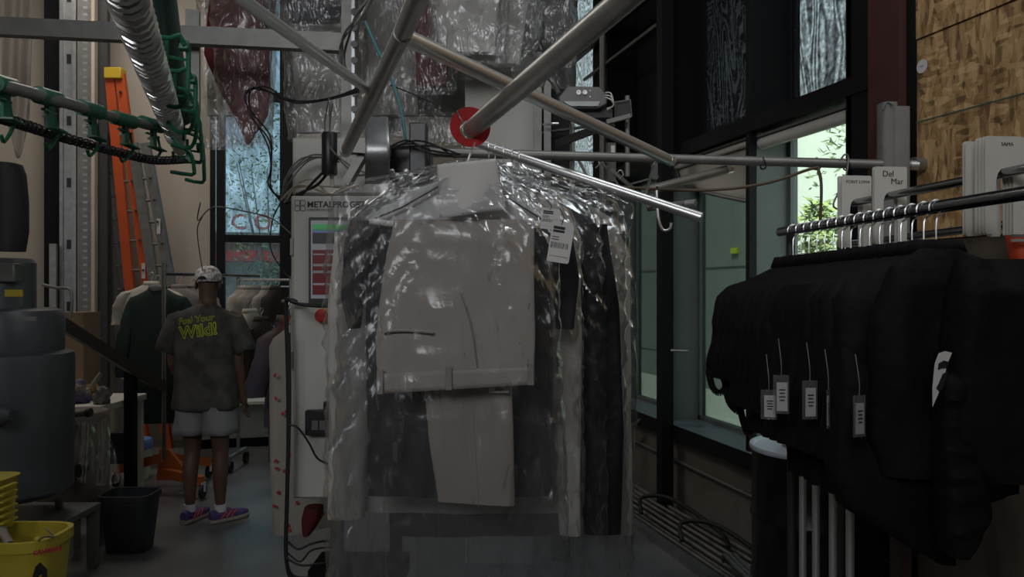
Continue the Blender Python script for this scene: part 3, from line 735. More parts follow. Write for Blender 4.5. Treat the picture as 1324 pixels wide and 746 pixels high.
for s in (-1, 1):
    base = Vector((-.20, .19, .88)) if s < 0 else Vector((.235, .09, .80))
    dr = Vector((.02, .30, -1)).normalized() if s > 0 else Vector((.1, .7, -.5)).normalized()
    sd_ = Vector((0, 1, .25)).normalized() if s > 0 else Vector((.2, .5, .75)).normalized()
    sd_ = (sd_ - dr * sd_.dot(dr)).normalized(); inn = dr.cross(sd_) * (1 if s > 0 else -1)
    nn = [(tuple(base - dr * .02), .022)]; ee = []
    for k, ln in enumerate((.062, .072, .068, .052)):
        o_ = base + sd_ * (.026 - k * .017) + dr * .025
        i0 = len(nn); nn += [(tuple(o_), .0095), (tuple(o_ + dr * ln * .5 + inn * .004), .0088), (tuple(o_ + dr * ln * .85 + inn * .016), .008), (tuple(o_ + dr * ln + inn * .03), .007)]
        ee += [(0, i0), (i0, i0 + 1), (i0 + 1, i0 + 2), (i0 + 2, i0 + 3)]
    i0 = len(nn); o_ = base + sd_ * .03
    nn += [(tuple(o_), .011), (tuple(o_ + sd_ * .02 + dr * .025), .0105), (tuple(o_ + sd_ * .025 + dr * .05 + inn * .01), .009)]; ee += [(0, i0), (i0, i0 + 1), (i0 + 1, i0 + 2)]
    skin_mesh('hand', nn, ee, M['skin'], person, 0, 1)
for s in (-1, 1):
    MB().ball((s * .082 + .004, .03, 1.64), .022, 12, 8, (.5, .8, 1.35)).build('ear', M['skin'], person, local=True)
    MB().ball((s * .03 + .004, .120, 1.665), .011, 10, 8).build('eye', M['paper'], person, local=True)
MB().loft([(Vector((.004, .118, 1.67)), Vector((.008, 0, 0)), Vector((0, .008, 0))), (Vector((.004, .138, 1.63)), Vector((.016, 0, 0)), Vector((0, .016, 0))), (Vector((.004, .125, 1.617)), Vector((.012, 0, 0)), Vector((0, .008, 0)))], 10).build('nose', M['skin'], person, local=True)
MB().ball((.004, .112, 1.59), .02, 12, 6, (1.2, .5, .35)).build('mouth', M['red_steel'], person, local=True)
# cap: panelled crown, brim on the far side, rear strap opening
cp = MB()
prof = []
def capv(u, v):
    a = u * 2 * math.pi; e = v * math.pi / 2; r = .093 * math.cos(e) ** .75 * (1 + .02 * math.cos(a * 6))
    z = 1.672 + .105 * math.sin(e) + .004 * math.sin(a)
    return Vector((.004 + r * math.cos(a) * .98, .032 + r * 1.13 * math.sin(a), z))
cp.grid(capv, 48, 14); crown = cp.build('cap', M['cap_cloth'], person, local=True, thick=.004)
br = MB(); br.grid(lambda u, v: Vector((.004 + .082 * math.cos(math.pi * u) * (1 - .15 * v), .06 + (.05 + .085 * v) * math.sin(math.pi * u) + .02, 1.675 - .02 * v)), 16, 5); br.build('brim', M['cap_cloth'], crown, local=True, thick=.004)
MB().ball((.004, .032, 1.778), .008).build('button', M['cap_cloth'], crown, local=True)
arc = [(.004 + .034 * math.cos(math.pi * (k / 10)), -.0745 + .004 * abs(k - 5) / 5, 1.682 + .026 * math.sin(math.pi * k / 10)) for k in range(11)]
MB().tube(arc, .004, 6).build('strap_edge', M['cap_cloth'], crown, local=True)
hb_ = MB(); hb_.prism([Vector(p_) + Vector((0, -.003, 0)) for p_ in arc], (0, .004, 0)); hb_.build('back_opening', M['ink'], crown, local=True, smooth=False)
# T-shirt
SH = [(1.50, .075, .062), (1.475, .13, .085), (1.44, .195, .10), (1.38, .215, .115), (1.25, .215, .125), (1.10, .21, .128), (.95, .215, .132), (.80, .225, .138), (.785, .222, .135)]
def shw(z):
    for (z0, a0, b0), (z1, a1, b1) in zip(SH, SH[1:]):
        if z <= z0 and z >= z1: t_ = (z0 - z) / (z0 - z1); return lerp(a0, a1, t_), lerp(b0, b1, t_)
    return SH[-1][1:]
def sdisp(p, an, v, ax, ay):
    k = max(0, v - .25); n_ = Vector((math.cos(an), math.sin(an), 0))
    return n_ * (.012 * k * math.sin(an * 5 + p.z * 6) + .014 * k * noise.noise(Vector((p.x * 6, p.y * 6, p.z * 7))))
secs = []
for i in range(30):
    z = 1.50 - i / 29 * .715; a_, b_ = shw(z); secs.append((Vector((.0, .0, z)), Vector((a_, 0, 0)), Vector((0, b_, 0))))
shirt = MB().loft(secs, 44, cap0=False, cap1=False, e=.82, disp=sdisp).build('t_shirt', M['shirt_cloth'], person, local=True, thick=.004)
for s in (-1, 1):
    pts = [(s * .12, 0, 1.44, .07), (s * .19, 0, 1.41, .078), (s * .225, .0, 1.34, .078), (s * .255, .0, 1.25, .083), (s * .272, .0, 1.185, .088)]
    sc_ = []
    for i, (x, y, z, r) in enumerate(pts):
        tz_ = Vector((s * .35, 0, -1)).normalized(); sc_.append((Vector((x, y, z)), Vector((-tz_.z, 0, tz_.x)) * r * .85, Vector((0, r, 0))))
    MB().loft(sc_, 24, cap0=True, cap1=False, e=1, disp=lambda p, an, v, ax, ay: Vector((0, 0, .008 * math.sin(an * 4)))).build('sleeve', M['shirt_cloth'], shirt, local=True, thick=.003)
def on_shirt(off):
    def w(co):
        x, z = co.x, co.y; a_, b_ = shw(z)
        c_ = max(-.98, min(.98, x / a_)); cs = math.copysign(abs(c_) ** (1 / .82), c_); an = math.acos(cs); y = -b_ * math.sin(an) ** .82
        v = (1.5 - z) / .715
        return Vector((x, y, z)) + sdisp(Vector((x, y, z)), 2 * math.pi - an, v, 0, 0) + Vector((0, -off - co.z, 0))
    return w
from mathutils import Vector as V_
def shirt_text(txt, x, z, size, rot, off, lift, m, nm):
    w = on_shirt(lift)
    def ww(co):
        c_, s_ = math.cos(rot), math.sin(rot)
        return w(V_((x + co.x * c_ - co.y * s_ * 1.0, z + co.x * s_ + co.y * c_, co.z)))
    text_mb(txt, size, .0006, (0, 0, 0), (1, 0, 0), (0, 0, 1), (0, -1, 0), off=off, warp=ww).build(nm, m, shirt, local=True, smooth=False)
for i_, (txt, x, z, size, rot) in enumerate((('Fuel Your', -.145, 1.372, .062, .14), ('Wild!', -.13, 1.278, .115, .13))):
    shirt_text(txt, x, z, size, rot, .0018 if i_ == 0 else .005, .006, M['lime_print'], 'print_outline')
    shirt_text(txt, x, z, size, rot, -.0012 if i_ == 0 else -.002, .0085, M['ink'], 'print_letters')
# shorts
lg = MB()
def shdisp(p, an, v, ax, ay): return Vector((math.cos(an), math.sin(an), 0)) * .008 * v * math.sin(an * 4 + p.z * 20)
for s in (-1, 1):
    lg.loft([(Vector((s * (.085 + .017 * k / 7), .0, .90 - .285 * k / 7)), Vector((.105 + .004 * k / 7, 0, 0)), Vector((0, .125, 0))) for k in range(8)], 28, cap1=False, e=.9, disp=shdisp)
lg.build('shorts', M['shorts_cloth'], person, local=True, thick=.003)
for s, rz in ((-1, -.25), (1, -.75)):
    c0 = Vector((s * .105, -.01, 0)); r = R_(rz)
    def q_(x, y, z): return c0 + r @ Vector((x, y, z))
    secs = [(q_(0, -.075 + .28 * k / 10, .05 - .012 * (k / 10)), r @ Vector((w, 0, 0)), Vector((0, 0, h))) for k, (w, h) in enumerate(((.024, .035), (.036, .043), (.038, .045), (.038, .042), (.038, .038), (.041, .034), (.044, .031), (.045, .028), (.042, .025), (.032, .021), (.012, .012)))]
    sh1 = MB().loft(secs, 20, e=.9).build('shoe', M['shoe_purple'], person, local=True)
    MB().loft([(q_(0, -.08 + .29 * k / 8, .016), r @ Vector((w, 0, 0)), Vector((0, 0, .016))) for k, w in enumerate((.02, .038, .04, .038, .04, .045, .047, .042, .015))], 16, e=.5).build('sole', M['shoe_sole'], sh1, local=True)
    for k in range(3): MB().bar(q_(.040, -.01 + k * .035, .035), q_(.036, .03 + k * .035, .075), .006, .012).build('pink_stripe', M['shoe_pink'], sh1, local=True, smooth=False)
    for k in range(2): MB().bar(q_(-.040, -.01 + k * .035, .035), q_(-.036, .03 + k * .035, .075), .006, .012).build('pink_stripe', M['shoe_pink'], sh1, local=True, smooth=False)
    MB().lathe([(.041, .075), (.042, .125)], (s * .105, -.01, 0), 16).build('sock', M['sock'], person, local=True)

# ------------------------------------------------------------------ garment on hanger, local frame
def jacket_parts(root, L=.62, hw=.235, slv=.56, m=M['work_black'], seed=0, spread=.07, thick=.05, collar=True, sleeve_r=.062, lean=0):
    rn = random.Random(seed); ph = rn.uniform(0, 6)
    def dsp(p, an, v, ax, ay):
        n_ = Vector((math.cos(an) * .6, math.sin(an), 0)); k = max(0, v - .12)
        return n_ * (k * .030 * math.sin(an * 3 + p.z * 5 + ph) + .022 * k * noise.noise(Vector((p.x * 7, p.y * 7 + seed, p.z * 5)))) + Vector((lean * v * v, 0, 0))
    prof = [(0, .055, .035), (-.02, .08, .045), (-.05, hw * .6, thick), (-.085, hw * .92, thick * 1.1), (-.13, hw, thick * 1.25), (-.25, hw * .95, thick * 1.3), (-.45, hw * .95, thick * 1.35), (-L, hw * .98, thick * 1.3)]
    secs = []
    for i in range(26):
        z = -L * i / 25
        for (z0, a0, b0), (z1, a1, b1) in zip(prof, prof[1:]):
            if z1 <= z <= z0 + 1e-6: t_ = (z0 - z) / (z0 - z1); a_, b_ = lerp(a0, a1, t_), lerp(b0, b1, t_); break
        secs.append((Vector((0, 0, z)), Vector((a_, 0, 0)), Vector((0, b_, 0))))
    MB().loft(secs, 36, cap1=True, e=.8, disp=dsp).build('jacket_body', m, root, local=True)
    for s in (-1, 1):
        if not slv: continue
        sc_ = []
        for i in range(14):
            v = i / 13; x = s * (hw * .78 + spread * math.sin(min(1, v * 1.3) * 1.5) + .03 * v); z = -.07 - slv * v
            r = sleeve_r * (1.12 - .32 * v) * (1 if i else .6)
            sc_.append((Vector((x, -.008 + .02 * math.sin(v * 5 + ph), z)), Vector((r, 0, s * -r * .3 * (1 - v))), Vector((0, r * .62, 0))))
        MB().loft(sc_, 20, e=.9, disp=lambda p, an, v, ax, ay: Vector((math.cos(an), math.sin(an), 0)) * .012 * noise.noise(Vector((p.x * 14, seed + p.y * 14, p.z * 22)))).build('sleeve', m, root, local=True)
    if collar:
        MB().loft([(Vector((0, .0, -.015)), Vector((.075, 0, 0)), Vector((0, .04, 0))), (Vector((0, .0, .02)), Vector((.062, 0, 0)), Vector((0, .034, 0)))], 20, cap0=False, cap1=False).build('collar', m, root, local=True, thick=.006)
def hanger_parts(root, w=.2, hk=.10, r=.0022, rr=.019, m=M['chrome'], z0=0.0, body=True):
    """origin where the hook rests on its rail"""
    pts = [Vector((rr * math.cos(a), 0, -rr + rr * 2 * 0 + rr * math.sin(a))) for a in [math.radians(x) for x in (200, 170, 135, 90, 45, 10, -25, -50)]]
    pts += [Vector((0, 0, -2.3 * rr - .005)), Vector((0, 0, -hk))]
    MB().tube(spline(pts, 3), r, 6).build('hook', m, root, local=True)
    if body:
        MB().tube(spline([(0, 0, -hk), (-w * .3, 0, -hk - .025), (-w * .8, 0, -hk - .08), (-w, 0, -hk - .105)], 4)[::-1] + spline([(0, 0, -hk), (w * .3, 0, -hk - .025), (w * .8, 0, -hk - .08), (w, 0, -hk - .105)], 4)[1:], .006, 8).build('arms', M['black_plastic'], root, local=True)

# Z rack behind the person with a dark green jacket
zr0 = P(212, 636, 6.05); zr0.z = 0
t = thing('garment_rack', 'chrome garment rack on an orange base left of the person', 'rack', zr0)
yh = lambda y, d=6.05: P(0, y, d).z
pl = Vector((zr0.x, zr0.y, 0))
MB().tube([pl + UP * .28, pl + UP * yh(340)], .017, 12).build('pole', M['chrome_dark'], t)
for k, (px, py, d) in enumerate(((150, 630, 6.3), (270, 600, 6.6), (262, 622, 5.95))):
    e = P(px, py, d); e.z = .14; MB().bar(pl + UP * (.30 if k < 2 else .18), e, .05, .07).build('base_arm', M['orange_paint'], t, smooth=False)
    MB().tube([e + RT * -.012 - UP * .08, e + RT * .012 - UP * .08], .055, 18).build('caster', M['rubber'], t)
    MB().bar(e + UP * -.01, e - UP * .08, .045, .03).build('caster_fork', M['chrome'], t, smooth=False)
MB().prism([pl + RT * x + UP * z for x, z in ((-.06, .12), (-.035, .36), (.035, .36), (.20, .16), (.20, .12))], FW * .04).build('base_gusset', M['orange_paint'], t, smooth=False)
zt4 = yh(354)
MB().tube([pl + UP * zt4 + FW * -.5 * 0, pl + UP * zt4 + FW * 1.2 + RT * .35], .014, 10).build('hanging_bar', M['chrome_dark'], t)
def hang(loc, rz, label, m, L, hw, slv, seed, spread=.07, group=None, hk=.10, nm='hanging_jacket', r=.0022, hlab=None, thick=.05, cat='jacket', srad=.062):
    hroot = thing('clothes_hanger', hlab or ('wire hanger holding the ' + label), 'hanger', loc, rz)
    hanger_parts(hroot, hw * .85, hk, r)
    g = thing(nm, label, cat, Vector(loc) - UP * (hk + .0), rz, group)
    jacket_parts(g, L, hw, slv, m, seed, spread, thick, sleeve_r=srad)
    return g
g = hang(P(204, 356, 6.3), -TH, 'dark green work jacket on the orange-based rack', M['green_cloth'], 1.10, .24, .66, 3)
MB().ball((0, -.04, .0), .05, 14, 8, (1.1, .4, .6)).build('lining', M['lining'], g, local=True)
g = hang(P(196, 352, 6.9), -TH, 'pale shirt hanging behind the dark green jacket', M['pale_cloth'], .85, .27, .3, 5, cat='shirt', nm='hanging_shirt')
for k, (px, col) in enumerate(((232, 'grey_cloth'), (247, 'lining'))):
    hang(P(px, 356, 7.0 + .15 * k), -TH, ['grey shirt on the rack behind the cap of the person', 'pale shirt at the far end of the orange-based rack'][k], M[col], .7, .22, .3, 8 + k, nm='hanging_shirt', cat='shirt')

# chrome rack before the rear window with shirts, right of the person
rb = P(308, 585, 7.0); rb.z = 0
t = thing('garment_rack', 'chrome rolling rack with shirts below the rear window', 'rack', rb)
za, zb_ = P(0, 362, 7.0).z, .12
A_ = P(308, 362, 7.0); B_ = P(376, 362, 6.7)
MB().tube([A_, B_], .011, 10).build('top_bar', M['chrome'], t); MB().tube([A_ - UP * .06, B_ - UP * .06], .008, 8).build('lower_bar', M['chrome'], t)
for q_ in (A_, B_):
    MB().tube([Vector((q_.x, q_.y, zb_)), q_ + UP * .03], .016, 10).build('pole', M['galv'], t)
    MB().bar(Vector((q_.x, q_.y, .13)) - FW * .22, Vector((q_.x, q_.y, .13)) + FW * .22, .03, .03).build('foot', M['galv'], t)
    for s in (-.2, .2): MB().tube([Vector((q_.x, q_.y, .05)) + FW * s - RT * .015, Vector((q_.x, q_.y, .05)) + FW * s + RT * .015], .05, 16).build('caster', M['rubber'], t)
cols = ['pale_cloth', 'cream_cloth', 'grey_cloth', 'cream_cloth', 'brown_cloth']
labs = ['pale shirt nearest the left pole of the window rack', 'cream shirt second from the left on the window rack', 'grey shirt in the middle of the window rack', 'cream blouse fourth along the window rack', 'brown shirt at the right of the window rack']
for k in range(5):
    p_ = A_.lerp(B_, .12 + k * .16)
    hang(p_, .55, labs[k], M[cols[k]], .30 + .03 * (k % 2), .16, .0, 20 + k, nm='hanging_shirt', cat='shirt', hk=.07)
# garments hanging lower, before the window
for k, (px, py, d, m, lab, L) in enumerate(((323, 402, 6.3, 'pale_cloth', 'light grey jacket hanging low beside the rear window', .62), (338, 412, 6.2, 'brown_cloth', 'dark brown jacket beside the light grey one', .6))):
    hang(P(px, py - 14, d), .9, lab, M[m], L, .16, .5, 30 + k, hk=.09)
bar_ = thing('garment_rail', 'short steel rail carrying the patterned blouses beside the white cabinet', 'rail', P(380, 388, 4.4))
MB().tube([P(366, 390, 4.8), P(392, 388, 3.8)], .012, 10).build('bar', M['galv_dull'], bar_)
for k, (t_, m, lab, L, hw) in enumerate(((.3, 'blouse', 'brown and mauve patterned blouse by the white cabinet', .62, .13), (.5, 'blouse', 'second patterned blouse, nearer the cabinet edge', .78, .12), (.62, 'rust_cloth', 'rust-coloured dress peeping under the blouses', 1.0, .08), (1.08, 'cream_cloth', 'cream dress with small red flowers hanging behind the white cabinet', 1.0, .17))):
    g = hang(P(366, 390, 4.8).lerp(P(392, 388, 3.8), t_), .5 - .1 * k, lab, M[m], L, hw, .35 if k < 2 else 0, 40 + k, nm='hanging_blouse' if k < 2 else 'hanging_dress', cat='blouse' if k < 2 else 'dress')
    if k == 3:
        rn = random.Random(3); b = MB()
        for j in range(60):
            u, z = rn.uniform(-.16, .16), -rn.uniform(.2, .98); b.box((u, -.078 - .0 * abs(u) , z), (.016, .004, .012), Matrix.Rotation(rn.uniform(0, 3), 3, 'Y'))
        b.build('red_flower', M['red_ink'], g, local=True, smooth=False)['kind'] = 'stuff'
# counter by the rear window
p_ = on_back(345, 520)
t = thing('low_counter', 'pale low counter under the rear window', 'counter', (p_.x, YB - .35, 0))
b = MB(); b.bx((p_.x - .75, YB - .6, .1), (p_.x + .45, YB - .03, .44)); b.build('body', M['grey_panel'], t, smooth=False)
b = MB(); b.bx((p_.x - .78, YB - .63, .44), (p_.x + .48, YB - .03, .47)); b.build('worktop', M['white_plastic'], t, smooth=False)
b = MB(); b.bx((p_.x - .7, YB - .55, 0), (p_.x + .4, YB - .1, .1)); b.build('plinth', M['black_frame'], t, smooth=False)

# ------------------------------------------------------------------ control cabinet
CD = 3.3
t = thing('control_cabinet', 'white control cabinet with a touch screen left of the bagged clothes', 'cabinet', P(440, 645, CD + .15))
MB().pbox(376, 253, 520, 645, CD, .30, CAMR).build('housing', M['white_paint'], t, bevel=.008)
MB().pbox(379, 256, 519, 392, CD - .012, .012, CAMR).build('upper_door', M['white_paint'], t, bevel=.003)
MB().pbox(379, 400, 519, 643, CD - .012, .012, CAMR).build('lower_door', M['white_paint'], t, bevel=.003)
for y in (308, 455): MB().pbox(375, y, 379, y + 22, CD - .02, .02, CAMR).build('hinge', M['galv_dull'], t, smooth=False)
MB().pbox(399, 281, 470, 394, CD - .03, .02, CAMR).build('screen_bezel', M['black_plastic'], t, bevel=.003)
sc_ = MB().pbox(402, 285, 467, 386, CD - .034, .004, CAMR).build('screen', M['scr_white'], t, smooth=False)
for (x0, y0, x1, y1, m) in ((404, 290, 465, 299, 'scr_green'), (404, 296, 465, 301, 'scr_blue'), (404, 301, 465, 315, 'scr_black'), (404, 323, 465, 341, 'scr_red'), (404, 342, 465, 352, 'scr_red'), (404, 353, 465, 366, 'scr_red'), (404, 367, 465, 381, 'scr_red')):
    MB().pbox(x0, y0, x1, y1, CD - .036, .001, CAMR).build('screen_field', M[m], sc_, smooth=False)
for y in (328, 342.5, 350, 367):
    for x, w in ((405, 14), (423, 12)): MB().pbox(x, y, x + w, y + 1.6, CD - .038, .001, CAMR).build('screen_text', M['scr_white'], sc_, smooth=False)
def ctext(txt, px, py, d, size, m, parent, nm, ext=.0006, off=0, rx=RT, uy=UP): return text_mb(txt, size, ext, P(px, py, d), rx, uy, -FW, off=off).build(nm, m, parent, smooth=False)
ctext('METALPROGETTI', 397, 268, CD - .0135, .036, M['ink'], t, 'maker_lettering', off=.0008)
ctext('A PREMIER DELIVERY', 397, 272.5, CD - .0135, .012, M['ink'], t, 'small_lettering')
for dx in (0, 1):
    for dy in (0, 1):
        c_ = P(384.5 + dx * 7, 262 + dy * 7.5, CD - .0135)
        MB().tube([c_ + RT * .0105 * math.copysign(abs(math.cos(a)) ** .5, math.cos(a)) + UP * .0105 * math.copysign(abs(math.sin(a)) ** .5, math.sin(a)) for a in [k * math.pi / 10 for k in range(20)]], .0011, 5, closed=True).build('logo_ring', M['ink'], t)
eb = P(418, 408, CD - .012); rx90 = CAMR @ Matrix.Rotation(math.pi / 2, 3, 'X')
MB().lathe([(.032, 0), (.032, .008)], eb, 24, rx90).build('stop_collar', M['yellow_plastic'], t)
MB().lathe([(.012, .005), (.012, .025), (.026, .028), (.028, .036), (.022, .044), (.001, .046)], eb, 24, rx90).build('stop_button', M['red_plastic'], t)
so = MB().pbox(394, 531, 440, 563, CD - .06, .048, CAMR).build('socket_box', M['black_plastic'], t, bevel=.004)
for x in (403, 413): MB().pbox(x, 544, x + 8, 556, CD - .064, .005, CAMR).build('socket', M['mid_grey_metal'], so, smooth=False)
MB().pbox(418, 520, 440, 532, CD - .05, .038, CAMR).build('plug', M['black_plastic'], so, smooth=False)
for px in (436, 512):
    p_ = P(px, 645, CD + .2); MB().box((p_.x, p_.y, p_.z / 2), (.05, .05, p_.z), CAMR).build('leg', M['black_frame'], t, smooth=False)
MB().pbox(398, 738, 520, 762, CD + .1, .25, CAMR).build('foot_tray', M['black_frame'], t, smooth=False)
t2 = thing('junction_cabinet', 'plain white junction cabinet above the screen cabinet', 'cabinet', P(436, 252, 3.6))
MB().pbox(378, 178, 500, 252, 3.62, .3, CAMR).build('housing', M['white_paint'], t2, bevel=.006)
MB().pbox(382, 182, 498, 249, 3.61, .01, CAMR).build('door', M['white_paint'], t2, smooth=False)
# dark red cloth under the cabinet
b = MB(); b.loft([(P(x, y, 3.5), RT * w, FW * .05) for x, y, w in ((406, 655, .04), (404, 668, .045), (400, 682, .03), (398, 690, .015))], 16)
tag(b.build('hanging_cloth', M['burgundy']), 'dark red cloth end hanging below the white cabinet', 'cloth')

def cable(pts, r, m, lab, grp=None, n=8, ww=6):
    o = MB().tube(spline([P(*p_) for p_ in pts], ww), r, n).build('cable', M[m]); tag(o, lab, 'cable', grp); return o
cable([(384, 391, 3.2), (376, 388, 3.2), (370, 395, 3.22), (372, 470, 3.22), (373, 560, 3.22), (371, 650, 3.22), (370, 720, 3.24), (378, 745, 3.26), (400, 748, 3.3)], .009, 'rubber', 'thick black cable running down the left side of the white cabinet')
cable([(374, 430, 3.19), (375, 520, 3.19), (372, 640, 3.19), (371, 735, 3.2), (382, 748, 3.2)], .005, 'rubber', 'thin black cable alongside the thick one left of the cabinet')
cable([(372, 549, 3.17), (385, 553, 3.17), (399, 572, 3.18), (410, 592, 3.2), (424, 600, 3.22)], .0045, 'rubber', 'black lead curving across the lower cabinet door')
cable([(376, 390, 3.15), (392, 394, 3.12), (420, 396, 3.15), (440, 394, 3.2)], .007, 'rubber', 'black cable crossing just below the touch screen')
cable([(372, 700, 3.2), (385, 710, 3.2), (400, 704, 3.2), (416, 700, 3.25), (430, 700, 3.3)], .005, 'rubber', 'black cable looping rightward below the cabinet, uppermost')
cable([(372, 715, 3.2), (388, 726, 3.2), (402, 712, 3.2), (420, 708, 3.25), (432, 708, 3.3)], .004, 'rubber', 'black cable looping below the cabinet, second down')
cable([(371, 722, 3.18), (390, 731, 3.18), (418, 728, 3.22), (436, 728, 3.3)], .005, 'rubber', 'black cable looping below the cabinet, lowest')
# wire loops near the overhead bags
def wires(base, nw, jit, r, m, labf, seed, ends=1):
    rn = random.Random(seed)
    for k in range(nw):
        pts = [(x + rn.uniform(-jit, jit), y + rn.uniform(-jit, jit), d + rn.uniform(-.05, .05)) for x, y, d in base]
        cable(pts, r, m, labf(k))
OR = ['uppermost', 'second', 'third', 'fourth', 'fifth', 'sixth', 'seventh', 'eighth', 'ninth', 'tenth', 'eleventh', 'twelfth', 'thirteenth', 'fourteenth', 'fifteenth', 'sixteenth']
wires([(468, 115, 3.4), (430, 128, 3.5), (380, 130, 3.6), (345, 112, 3.7), (322, 120, 3.7), (322, 145, 3.7), (345, 180, 3.7), (350, 210, 3.7), (350, 240, 3.7), (366, 258, 3.6)], 3, 5, .004, 'rubber', lambda k: OR[k] + ' black wire of the loose loop hanging over the rear window', 1)
wires([(366, 258, 3.5), (372, 230, 3.5), (395, 205, 3.5), (420, 200, 3.4), (440, 205, 3.3)], 4, 5, .0038, 'grey_wire', lambda k: OR[k] + ' grey wire arching from the window post to the black sensor', 2)
wires([(366, 258, 3.5), (380, 240, 3.45), (400, 236, 3.4), (430, 245, 3.4), (462, 240, 3.35)], 4, 5, .0045, 'canvas', lambda k: OR[k] + ' pale wire lying along the cabinet tops', 3)
wires([(440, 205, 3.3), (410, 235, 3.3), (385, 252, 3.35), (370, 262, 3.4)], 2, 3, .006, 'rubber', lambda k: OR[k] + ' stout black wire running from the sensor to the window post', 4)
wires([(425, 130, 3.3), (422, 160, 3.3), (432, 190, 3.3), (455, 220, 3.3), (475, 228, 3.3)], 3, 5, .0035, 'grey_wire', lambda k: OR[k] + ' thin wire dropping from the slotted upright to the cabinet', 5)
wires([(362, 262, 3.6), (353, 285, 3.6), (350, 320, 3.6), (365, 350, 3.5), (378, 362, 3.4)], 1, 1, .003, 'rubber', lambda k: 'single thin wire drooping before the rear window', 6)
cable([(259, 262, 3.5), (256, 285, 3.8), (275, 268, 3.7), (310, 272, 3.7), (350, 282, 3.6), (376, 302, 3.4)], .003, 'grey_wire', 'thin grey wire stretched across the rear window')
cable([(262, 350, 4.6), (255, 300, 4.2), (262, 280, 4.0)], .003, 'grey_wire', 'short grey wire falling above the cap')
cable([(472, 28, 3.1), (487, 62, 3.1), (505, 100, 3.1), (518, 140, 3.1), (526, 185, 3.1)], .006, 'teal_wire', 'teal air hose dropping behind the big sloping rod')
cable([(505, 110, 3.2), (530, 120, 3.2), (562, 134, 3.2)], .003, 'rubber', 'stiff black wire end sticking out behind the rods')
wires([(485, -10, 3.3), (468, 20, 3.3), (450, 45, 3.4), (444, 75, 3.5), (447, 100, 3.5)], 4, 6, .005, 'grey_wire', lambda k: OR[k] + ' grey wire of the bunch on the slotted upright', 7)
wires([(500, 190, 2.9), (530, 188, 2.9), (556, 192, 2.8), (590, 205, 2.8)], 4, 7, .0035, 'rubber', lambda k: OR[k] + ' black wire around the dark motor behind the hanger', 8)

# ------------------------------------------------------------------ sorting machine behind the bags
t = thing('sorting_machine', 'dark motor and metal guide assembly behind the front hanger', 'machine', P(520, 240, 3.0))
g_ = MB(); g_.loft([(P(487 + 1.5 * math.sin(k / 9 * 3.1), 152 + k * 9.5, 2.95 - .12 * math.sin(k / 9 * 3.14)), RT * .045, FW * .012) for k in range(10)], 16, e=.3); g_.build('curved_guide', M['galv'], t)
MB().pbox(503, 190, 556, 236, 3.0, .14, CAMR).build('motor', M['black_plastic'], t, bevel=.01)
MB().pbox(529, 158, 551, 226, 2.95, .08, CAMR).build('black_housing', M['black_plastic'], t, bevel=.005)
MB().bar(P(450, 192, 2.95), P(505, 196, 2.95), .03, .03).build('spigot', M['galv_dull'], t, smooth=False)
MB().bar(P(470, 200, 3.0), P(448, 238, 3.0), .06, .03).build('oblique_plate', M['galv_dull'], t, smooth=False)
b = MB(); [b.ball(P(507 + k * 6, 222 + (k % 3) * 5, 2.93), .012) for k in range(6)]; b.build('bolt', M['chrome'], t)
bk = MB().lathe([(.03, -.09), (.033, -.085), (.033, .085), (.03, .09)], P(426, 199, 3.3), 20).build('sensor', M['black_plastic']); tag(bk, 'black cylindrical sensor in front of the junction cabinet', 'sensor')
MB().tube([P(428, 214, 3.3), P(430, 240, 3.35)], .01, 8).build('sensor_cable', M['white_plastic'], bk) 
# slotted upright in the overhead frame
t = thing('overhead_gantry', 'grey steel cross beam with a slotted upright behind the rods', 'frame', P(220, 60, 3.9))
MB().bar(P(-60, 32, 3.9), P(458, 57, 3.9), .06, .088).build('cross_beam', M['galv_dull'], t, smooth=False)
b = MB().bar(P(449, -200, 3.85), P(449, 205, 3.85), .035, .05, RT).build('slotted_upright', M['galv_dull'], t, smooth=False)
MB().bar(P(457, -200, 3.8), P(457, 205, 3.8), .02, .015, RT).build('upright_edge', M['galv'], t, smooth=False)
for k in range(9):
    MB().lathe([(.017, -.003), (.017, .003)], P(458, 15 + k * 21, 3.78), 14, rx90).build('slot', M['black_plastic'], b)
# machine column behind the red disc
t = thing('machine_column', 'tall pale machine panel with dark columns behind the red disc', 'machine', Vector((*P(660, 700, 4.6).xy, 0)))
a_ = P(600, 60, 4.6)
def col_(x0, x1, y0, d, th, m, nm, y1=None):
    c0 = P((x0 + x1) / 2, y0, d); z1 = 0 if y1 is None else P(0, y1, d).z
    return MB().box((c0.x, c0.y, (c0.z + z1) / 2), ((x1 - x0) / F * d, th, c0.z - z1), CAMR).build(nm, M[m], t, smooth=False)
col_(602, 690, 75, 4.6, .1, 'white_paint', 'pale_panel'); col_(690, 700, 70, 4.5, .08, 'galv_dull', 'channel'); col_(703, 712, 70, 4.5, .08, 'galv_dull', 'channel')
col_(712, 738, 118, 4.65, .1, 'black_frame', 'dark_column'); col_(738, 742, 140, 4.5, .03, 'galv_dull', 'thin_upright')
MB().tube(spline([P(703, 161, 4.4), P(712, 160, 4.35), P(722, 160, 4.35)], 4), .008, 8).build('stub_pipe', M['chrome'], t)
MB().bar(P(700, 172, 4.5), P(785, 160, 4.5), .03, .012).build('dark_arm', M['dark_steel'], t, smooth=False)
